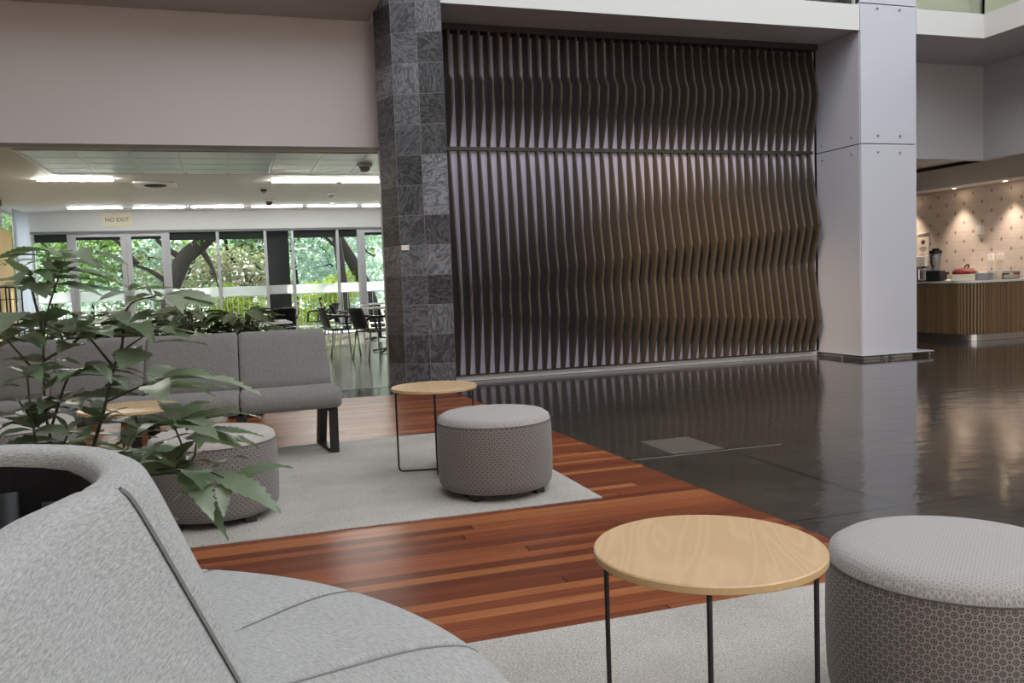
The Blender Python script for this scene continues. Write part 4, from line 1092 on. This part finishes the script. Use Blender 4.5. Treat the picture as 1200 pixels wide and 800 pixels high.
# ------------------------------------------------------------------ servery counter
def build_servery():
    t = thing('servery_counter', 'servery counter with vertical timber battens and metal kickplate', 'counter', (9.88, 9.5, 0))
    x0, y0, x1, y1, r = 9.88, 9.5, 11.42, 11.3, .28
    def outline(ins, n=10):
        pts = [(x1, y0 + ins)]
        for k in range(n + 1):
            a = -pi / 2 - (pi / 2) * k / n; pts.append((x0 + r + (r - ins) * cos(a), y0 + r + (r - ins) * sin(a)))
        pts.append((x0 + ins, y1)); pts.append((x1, y1)); return pts
    O = (x0, y0)
    def shell(nm, m, ins, z0, z1):
        bm = B(); prism(bm, [(x - O[0], y - O[1]) for x, y in outline(ins)], z0, z1); return obj(nm, bm, m, t)
    shell('kickplate', 'steel', .05, 0, .09); shell('body', 'batten_gap', .022, .0905, .83); shell('worktop', 'worktop_white', -.012, .8305, .862)
    # battens round the outline
    pts = outline(.0); bm = B(); uvl = bm.loops.layers.uv.new(); dist = 0; pitch = .044
    path = [Vector(p) for p in pts[:-1]]; nxt = .02
    for p, q in zip(path, path[1:]):
        L = (q - p).length; u = (q - p) / L; nn = Vector((u.y, -u.x))
        while nxt <= dist + L:
            c = p + u * (nxt - dist); h = u * .0135
            i = round(nxt / pitch)
            fs = prism(bm, [tuple((c - h - Vector(O))), tuple((c + h - Vector(O))), tuple(c + h + nn * -.0 - Vector(O) + (Vector((-u.y, u.x)) * 0)), tuple(c - h - Vector(O))], 0, 0) if False else None
            inn = Vector((-u.y, u.x)) * -.021
            quad = [c - h, c + h, c + h + inn, c - h + inn]
            fcs = prism(bm, [tuple(v - Vector(O)) for v in quad], .092, .829)
            for f in bm.faces[-6:] if False else fcs:
                for l in f.loops: l[uvl].uv = (i * .044 + .02, 0)
            nxt += pitch
        dist += L
    obj('batten_cladding', bm, 'battens', t)
    Z = .8625; G = 'things on the servery counter'
    # blender
    b = thing('jug_blender', 'dark lidded jug blender on the servery counter', 'blender', (9.93, 10.2, Z), .4)
    bm = B(); box(bm, -.095, .095, -.11, .11, 0, .16, .02); obj('motor_base', bm, 'black_plastic', b)
    bm = B(); lathe(bm, [(.055, .161), (.075, .30), (.082, .41), (.074, .41), (.05, .17), (0, .17)], 20); obj('jug', bm, 'smoked_jug', b)
    bm = B(); lathe(bm, [(0, .411), (.088, .411), (.09, .45), (.055, .46), (.05, .485), (0, .485)], 20); obj('lid', bm, 'black_plastic', b)
    bm = B(); tube(bm, round_path([(-.07, 0, .40), (-.14, 0, .39), (-.14, 0, .25), (-.06, 0, .22)], .03), .013, 8); obj('handle', bm, 'black_plastic', b)
    # chrome grinder box with black front
    b = thing('toaster', 'small silver box appliance left of the jug blender', 'appliance', (9.98, 10.62, Z), -.1)
    bm = B(); box(bm, -.13, .13, -.20, .20, .012, .19, .02); obj('body', bm, 'steel', b)
    bm = B(); box(bm, -.134, -.131, -.09, .04, .08, .14); obj('front_panel', bm, 'black_plastic', b)
    bm = B(); box(bm, -.12, .12, -.18, .18, 0, .0115); obj('foot_rail', bm, 'black_plastic', b)
    bm = B(); box(bm, -.15, -.1345, -.08, .08, .10, .115, .003); obj('lever', bm, 'chrome', b)
    # black kettle behind, red bag, cream tray, basket, tub, clear box
    b = thing('black_machine', 'low black appliance right of the jug blender', 'appliance', (10.29, 10.56, Z), .2)
    bm = B(); box(bm, -.10, .10, -.13, .13, 0, .14, .03); obj('body', bm, 'black_plastic', b); bm = B(); box(bm, -.06, .06, -.18, -.131, .09, .13, .01); obj('arm', bm, 'black_plastic', b)
    b = thing('red_bag', 'slumped red cloth bag on the servery counter', 'bag', (10.55, 10.25, Z), .3)
    bm = B(); bmesh.ops.create_icosphere(bm, subdivisions=4, radius=.2)
    for v in bm.verts:
        c = v.co; k = 1 + .14 * sin(9 * c.x + 3) * cos(7 * c.y) + .08 * sin(21 * c.z + 8 * c.x); c.x *= 1.25 * k; c.y *= .75 * k; c.z = (c.z + .2) * .42 * k if c.z < .1 else (.3) * .42 + (c.z - .1) * .6 * k
        c.z = max(c.z, 0)
    for f in bm.faces: f.smooth = True
    obj('cloth_body', bm, 'red_cloth', b)
    bm = B(); tube(bm, spline([(-.08, 0, .15), (-.05, -.03, .22), (.02, -.03, .22), (.06, 0, .15)]), .010, 7); obj('strap', bm, 'black_fabric', b)
    bm = B(); lathe(bm, [(0, 0), (.028, 0), (.028, .008), (0, .008)], 16); bm.transform(Matrix.Translation((-.02, -.165, .07)) @ Matrix.Rotation(pi / 2, 4, 'X')); obj('button', bm, 'white_plastic', b)
    b = thing('cream_tray', 'long cream box at the front of the servery counter', 'box', (9.985, 9.75, Z), -.75)
    bm = B(); box(bm, -.15, .15, -.07, .07, 0, .075, .006); obj('body', bm, 'cream_plastic', b); bm = B(); box(bm, -.155, .155, -.075, .075, .0755, .092, .006); obj('lid', bm, 'cream_plastic', b)
    b = thing('woven_basket', 'grey woven basket with folded napkins on the counter', 'basket', (10.29, 9.71, Z), -.6)
    bm = B(); prof = [(0, 0), (.12, 0)] + [(.122 + .02 * k / 8 + (.006 if k % 2 else 0), .1 * k / 8) for k in range(9)] + [(.13, .10), (.115, .02), (0, .02)]; lathe(bm, prof, 36); obj('basket_body', bm, 'grey_plastic', b)
    bm = B(); box(bm, -.07, .07, -.05, .05, .021, .115, .012); obj('napkins', bm, 'white_plastic', b)
    b = thing('cream_tub', 'yellowish tub between basket and clear box', 'tub', (10.535, 9.72, Z))
    bm = B(); lathe(bm, [(0, 0), (.085, 0), (.098, .095), (.104, .10), (.104, .115), (.09, .12), (0, .12)], 28); obj('body', bm, 'cream_plastic', b); bm = B(); lathe(bm, [(0, .1205), (.092, .1205), (.09, .132), (0, .132)], 28); obj('lid', bm, 'white_plastic', b)
    b = thing('clear_box', 'clear plastic box rightmost on the servery counter', 'box', (10.82, 9.74, Z), -.2)
    bm = B(); box(bm, -.13, .13, -.08, .08, 0, .10, .012); obj('body', bm, 'clear_plastic', b); bm = B(); box(bm, -.134, .134, -.084, .084, .1005, .115, .006); obj('lid', bm, 'grey_plastic', b); bm = B(); box(bm, -.10, .10, -.055, .055, .012, .06); obj('contents', bm, 'white_plastic', b)
    b = thing('serving_tray', 'dark tray with a small bowl at the back right of the counter', 'tray', (11.12, 10.12, Z), .3)
    bm = B(); box(bm, -.22, .22, -.14, .14, 0, .012, .004); box(bm, -.22, .22, -.14, -.128, .0121, .04); box(bm, -.22, .22, .128, .14, .0121, .04); obj('tray_body', bm, 'black_plastic', b)
    bm = B(); lathe(bm, [(0, .013), (.05, .013), (.065, .08), (.06, .08), (.045, .02), (0, .02)], 20, c=(.08, 0)); obj('bowl', bm, 'black_plastic', b)
    # on the tiled wall
    XW = 11.4495
    b = thing('wall_poster', 'small white poster with a round brown emblem on the servery wall', 'poster', (XW, 12.03, 1.49))
    boxobj('sheet', 'poster_paper', b, -.012, -.001, -.13, .13, -.185, .185)
    bm = B(); prism(bm, [(0, 0), (.255, 0), (.255, .055), (.06, .04), (0, .02)], 0, .002); bm.transform(Matrix.Translation((-.0125, .1275, .12)) @ Matrix.Rotation(-pi / 2, 4, 'Y') @ Matrix.Rotation(-pi / 2, 4, 'Z')); obj('header_band', bm, 'grey_ink', b)
    bm = B(); lathe(bm, [(0, 0), (.045, 0), (.045, .0015), (0, .0015)], 24); bm.transform(Matrix.Translation((-.0125, -.0, .03)) @ Matrix.Rotation(-pi / 2, 4, 'Y')); obj('emblem', bm, 'brown_ink', b)
    bm = B()
    for z, w in ((-.07, .07), (-.10, .09), (-.13, .05)): box(bm, -.014, -.0125, -w, w, z - .004, z + .004)
    obj('text_lines', bm, 'grey_ink', b)
    for y, lab in ((12.14, 'white wall dispenser nearest the white pillar under the poster'), (11.97, 'white wall dispenser right of the other one under the poster')):
        b = thing('soap_dispenser', lab, 'dispenser', (XW, y, 1.08), 0, 'dispensers on the servery wall')
        boxobj('body', 'white_plastic', b, -.09, -.001, -.055, .055, 0, .19, bevel=.012); boxobj('nozzle', 'black_plastic', b, -.085, -.05, -.02, .02, -.03, -.0005, bevel=.004)
    for y, z, s, lab in ((10.826, 1.64, .07, 'white thermostat box alone on the servery wall'), (10.62, 1.195, .055, 'white wall socket left of the pair above the counter'), (10.445, 1.195, .055, 'white wall socket right of the pair above the counter')):
        b = thing('wall_socket', lab, 'wall socket', (XW, y, z))
        boxobj('plate', 'white_plastic', b, -.03, -.001, -s, s, -s, s, bevel=.006); boxobj('rocker', 'white_plastic', b, -.036, -.0305, -s * .3, s * .3, -s * .45, s * .45, bevel=.002)
    # downlights under the bulkhead
    for y, lab in ((12.25, 'recessed downlight beside the white pillar over the servery wall'), (11.17, 'middle recessed downlight over the servery wall'), (10.2, 'right recessed downlight over the servery wall')):
        b = thing('downlight', lab, 'ceiling light', (11.26, y, 2.345))
        bm = B(); lathe(bm, [(.036, -.001), (.05, -.001), (.048, -.008), (.036, -.006)], 24); obj('rim', bm, 'white_plastic', b)
        bm = B(); lathe(bm, [(0, -.004), (.035, -.004), (.035, -.0015), (0, -.0015)], 24); obj('lamp', bm, 'downlight_glow', b)
        L = bpy.data.lights.new('downlight_beam', 'SPOT'); L.energy = 75; L.color = (1, .79, .62); L.spot_size = radians(85); L.spot_blend = .7; L.shadow_soft_size = .03
        lo = bpy.data.objects.new('downlight_beam', L); COL.objects.link(lo); lo.parent = b; lo.location = (0, 0, -.015); lo.rotation_euler = (0, radians(12), 0)

# ------------------------------------------------------------------ outside
def foliage(bm, tone, blobs, n, size, rng, flat=.4):
    tot = sum(r ** 2 for *_, r in blobs)
    for x, y, z, r in blobs:
        for i in range(int(n * r * r / tot)):
            while True:
                p = Vector((rng.uniform(-1, 1), rng.uniform(-1, 1), rng.uniform(-1, 1)))
                if .25 < p.length < 1: break
            c = Vector((x, y, z)) + Vector((p.x * r, p.y * r, p.z * r * .85)); s = size * rng.uniform(.6, 1.4)
            u = Vector((rng.gauss(0, 1), rng.gauss(0, 1), rng.gauss(0, .6))).normalized(); w = u.orthogonal().normalized(); w = (w * cos(rng.random() * 6) + u.cross(w) * sin(rng.random() * 6)).normalized()
            v = [bm.verts.new(c - u * s), bm.verts.new(c + w * s * .45), bm.verts.new(c + u * s), bm.verts.new(c - w * s * .45)]
            k = rng.random()
            for q in v: q[tone] = k
            bm.faces.new(v)
def tree(name, lab, base, trunk, blobs, n, size, mat, seed, radii=None, branches=(), cat='tree', twigs=0):
    rng = random.Random(seed); b = Vector(base)
    t = thing(name, lab, cat, base, 0, 'trees and shrubs outside the windows')
    if trunk:
        bm = B(); sp = spline([Vector(p) - b for p in trunk], 6); m = len(sp)
        tube(bm, sp, .1, 12, radii=[lerp(radii[0], radii[1], i / (m - 1)) for i in range(m)])
        for br in branches:
            sp = spline([Vector(p) - b for p in br], 5); m = len(sp); tube(bm, sp, .04, 8, radii=[lerp(radii[1] * .6, .012, i / (m - 1)) for i in range(m)])
        for k in range(twigs):
            x, y, z, r = blobs[k % len(blobs)]; p = Vector((x, y, z)) - b + Vector((rng.uniform(-.5, .5), rng.uniform(-.9, -.3), rng.uniform(-.6, .3))) * r
            pts = [p]
            for q in range(4): pts.append(pts[-1] + Vector((rng.uniform(-.4, .4), rng.uniform(-.15, .1), rng.uniform(-.12, .45))) * r * .5)
            tube(bm, spline(pts, 3), .02, 5, radii=[lerp(.032, .008, i / 12) for i in range(13)])
        obj('trunk', bm, 'bark', t)
    bm = B(); tone = bm.verts.layers.float.new('tone'); foliage(bm, tone, [(x - b.x, y - b.y, z - b.z, r) for x, y, z, r in blobs], n, size, rng); obj('foliage', bm, mat, t, normals=False)
def build_outside():
    wallbox('floor_terrace', 'outdoor_concrete', -14, 14, 21, 23.2, -.2, -.02)
    bm = B(); box(bm, -30, 30, 23.2, 60, -.8, -.5); struct('ground_garden', bm, 'ground')
    # railing
    t = thing('terrace_railing', 'pale metal railing along the terrace outside the windows', 'railing', (0, 23.0, -.02))
    for z in (1.0, .12): 
        bm = B(); tube(bm, [(-10, 0, z), (10, 0, z)], .022, 8); obj('rail', bm, 'aluminium', t)
    bm = B()
    for i in range(150): x = -9.9 + i * .1325; tube(bm, [(x, 0, .13), (x, 0, .99)], .0045, 5, cap=False)
    obj('balusters', bm, 'aluminium', t)
    for x in (-8, -5, -2, 1, 4, 7):
        bm = B(); box(bm, x - .025, x + .025, -.025, .025, 0, 1.0); obj('post', bm, 'aluminium', t)
    R_ = random.Random(3)
    def ring(cx, cy, cz, rr, k, sr):
        return [(cx + R_.uniform(-rr, rr), cy + R_.uniform(-rr, rr) * .6, cz + R_.uniform(-rr, rr) * .6, sr * R_.uniform(.6, 1.1)) for _ in range(k)]
    tree('leaning_tree', 'dark tree with a thick curved limb seen through the window right of the glass doors', (-1.85, 25, -.5),
         [(-1.85, 25, -.5), (-1.72, 25, 1.0), (-1.5, 25, 1.65), (-1.25, 25, 2.08), (-.85, 25, 2.42), (-.4, 25, 2.85), (.3, 25.2, 3.6), (.9, 25.3, 4.6)],
         ring(-1.4, 26, 4.6, 2.2, 7, 1.1) + [(-2.9, 25.6, 3.1, .9), (-.1, 25.8, 4.0, 1.0)], 2600, .13, 'leaf_mid', 1, (.26, .17),
         [[(-1.3, 25, 2.0), (-1.9, 25, 2.5), (-2.3, 25.1, 3.2)], [(-1.62, 25, 1.3), (-2.2, 24.9, 1.75), (-2.9, 24.9, 2.0)], [(-2.5, 25, 1.9), (-2.9, 25, 2.5), (-3.4, 25, 2.8)], [(-.9, 25, 2.4), (-.6, 24.9, 1.8), (-.45, 24.8, 1.2)]])
    tree('slim_tree', 'slim upright grey trunk tree seen through the window right of the dark pier', (3.0, 25, -.5), [(3.0, 25, -.5), (2.96, 25, .9), (2.88, 25, 2.0), (2.75, 25, 3.2), (2.6, 25, 4.6)], ring(2.6, 25.5, 4.8, 1.6, 6, .9), 1500, .13, 'leaf_mid', 2, (.15, .1), [[(2.85, 25, 2.2), (2.4, 25, 2.7), (2.1, 25, 3.3)]])
    tree('leaning_tree', 'tree with a diagonal dark trunk behind the narrow window by the right hand door', (4.15, 26, -.5), [(4.15, 26, -.5), (3.8, 26, .9), (3.42, 26, 1.76), (3.05, 26, 2.45), (2.6, 26, 3.3), (2.2, 26.2, 4.4)], ring(2.4, 26.5, 5.2, 1.6, 5, .9), 1300, .13, 'leaf_mid', 3, (.22, .13))
    bl = [('dense_tree', 'dense green tree behind the left leaf of the glass doors', -5.2, 28, 2.4, 'leaf_mid', 1.9), ('dense_tree', 'bluish green tree far behind the right leaf of the glass doors', -3.4, 31, 1.9, 'leaf_hazed', 1.9),
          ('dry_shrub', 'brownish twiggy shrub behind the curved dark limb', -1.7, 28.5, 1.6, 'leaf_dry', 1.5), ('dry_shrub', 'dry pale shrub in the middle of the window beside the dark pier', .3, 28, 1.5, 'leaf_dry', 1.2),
          ('dense_tree', 'tall green tree behind the window left of the dark pier', -.3, 32, 3.4, 'leaf_mid', 1.9), ('dense_tree', 'blue green tree behind the dark pier', 2.0, 32, 2.6, 'leaf_hazed', 2.1),
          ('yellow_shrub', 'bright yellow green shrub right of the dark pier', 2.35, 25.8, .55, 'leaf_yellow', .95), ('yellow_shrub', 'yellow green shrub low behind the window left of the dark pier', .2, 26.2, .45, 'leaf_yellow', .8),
          ('dense_tree', 'bluish tree behind the right hand glass door', 5.2, 30, 2.2, 'leaf_hazed', 2.0), ('dense_tree', 'tall green tree at the far right of the window wall', 4.0, 34, 4.2, 'leaf_mid', 2.4),
          ('dense_tree', 'pale blue green tree far behind the narrow left window', -7.2, 33, 3.0, 'leaf_hazed', 2.6), ('yellow_shrub', 'green shrub low behind the glass doors', -2.6, 26.5, .3, 'leaf_mid', .9)]
    bl += [('backdrop_tree', 'hazy distant tree, leftmost of the back row outside', -12.5, 42, 2.5, 'leaf_hazed', 4.2), ('backdrop_tree', 'hazy distant tree behind the glass doors', -6.5, 44, 3.0, 'leaf_hazed', 4.4), ('backdrop_tree', 'hazy distant tree behind the curved limb window', -.5, 43, 2.6, 'leaf_hazed', 4.2),
           ('backdrop_tree', 'hazy distant tree behind the dark pier, rightmost of the back row outside', 5.0, 44, 3.0, 'leaf_hazed', 4.4)]
    for i, (nm, lab, x, y, z, mat, r) in enumerate(bl):
        small = r < 1.6
        blobs = [(x, y, z, r)] + [(x + R_.uniform(-r, r), y + R_.uniform(-.5, .5), z + R_.uniform(-r, r) * .7, r * R_.uniform(.45, .7)) for _ in range(5)]
        tree(nm, lab, (x, y, -.5), [(x, y, -.5), (x + .1, y, z * .5), (x, y, z + .3)], blobs, 2200 if small else (2600 if r > 4 else 3400), .07 if small else (.2 if r > 4 else .10), mat, 20 + i, (.12, .05), cat='shrub' if 'shrub' in nm else 'tree', twigs=16 if 'dry' in nm else (10 if r < 3 and 'yellow' not in nm else 0))

# ------------------------------------------------------------------ light and camera
def build_light():
    w = bpy.data.worlds.new('sky'); SC.world = w; w.use_nodes = True; nt = w.node_tree; bg = nt.nodes['Background']
    sky = nt.nodes.new('ShaderNodeTexSky'); sky.sky_type = 'NISHITA'; sky.sun_disc = False; sky.sun_elevation = radians(50); sky.sun_rotation = radians(250); sky.air_density = 1.2; sky.dust_density = 3; sky.ozone_density = 1
    mx = nt.nodes.new('ShaderNodeMix'); mx.data_type = 'RGBA'; mx.inputs[0].default_value = .55
    sc = nt.nodes.new('ShaderNodeVectorMath'); sc.operation = 'SCALE'; sc.inputs['Scale'].default_value = .12
    nt.links.new(sky.outputs[0], sc.inputs[0]); nt.links.new(sc.outputs[0], mx.inputs[6]); mx.inputs[7].default_value = (.99, 1.0, .95, 1)
    nt.links.new(mx.outputs[2], bg.inputs[0]); bg.inputs[1].default_value = SKY
    L = bpy.data.lights.new('sun', 'SUN'); L.energy = SUN; L.angle = radians(1.5); L.color = (1, .93, .8)
    o = bpy.data.objects.new('sun', L); COL.objects.link(o); o.rotation_euler = Vector((-.35, -.80, -.48)).to_track_quat('-Z', 'Y').to_euler()
    L = bpy.data.lights.new('added_warm_spot', 'SPOT'); L.energy = 2400; L.color = (1, .74, .45); L.spot_size = radians(22); L.spot_blend = 1; L.shadow_soft_size = .12  # added unseen lamp without fixture, warms the slatted wall
    o = bpy.data.objects.new('added_warm_spot', L); COL.objects.link(o); o.location = (.6, 3.0, 6.7); o.rotation_euler = (Vector((5.6, 9.1, .8)) - Vector(o.location)).to_track_quat('-Z', 'Y').to_euler()
def build_camera():
    cam = bpy.data.cameras.new('camera'); o = bpy.data.objects.new('camera', cam); COL.objects.link(o)
    cam.sensor_width = 36; cam.sensor_fit = 'HORIZONTAL'; cam.lens = 30.0; cam.clip_start = .02; cam.clip_end = 300
    r = Vector((0.95095535, -0.30714027, -0.03672573)); u = Vector((0.05663551, 0.0561604, 0.99681414)); f = Vector((0.30409923, 0.95000572, -0.07080108))
    m = Matrix.Identity(4)
    for i in range(3): m[i][0] = r[i]; m[i][1] = u[i]; m[i][2] = -f[i]
    m.translation = (0, 0, 1.10); o.matrix_world = m; SC.camera = o

SKY, SUN, EXPO = 2.7, 11.0, .42
build_room(); build_slate(); build_feature_wall(); build_white_pillar(); build_balustrade(); build_windows(); build_ceiling_items()
build_cafe(); build_island(); build_banquette(); build_poufs(); build_tables(); build_rugs(); build_big_plant(); build_low_plants(); build_servery(); build_outside()
build_light(); build_camera()
SC.view_settings.view_transform = 'Standard'; SC.view_settings.look = 'None'; SC.view_settings.gamma = 1; SC.view_settings.exposure = EXPO
try: SC.view_settings.use_curve_mapping = False
except Exception: pass
SC.cycles.use_denoising = True; SC.cycles.max_bounces = 10; SC.cycles.diffuse_bounces = 5; SC.cycles.transparent_max_bounces = 16; SC.cycles.sample_clamp_indirect = 6
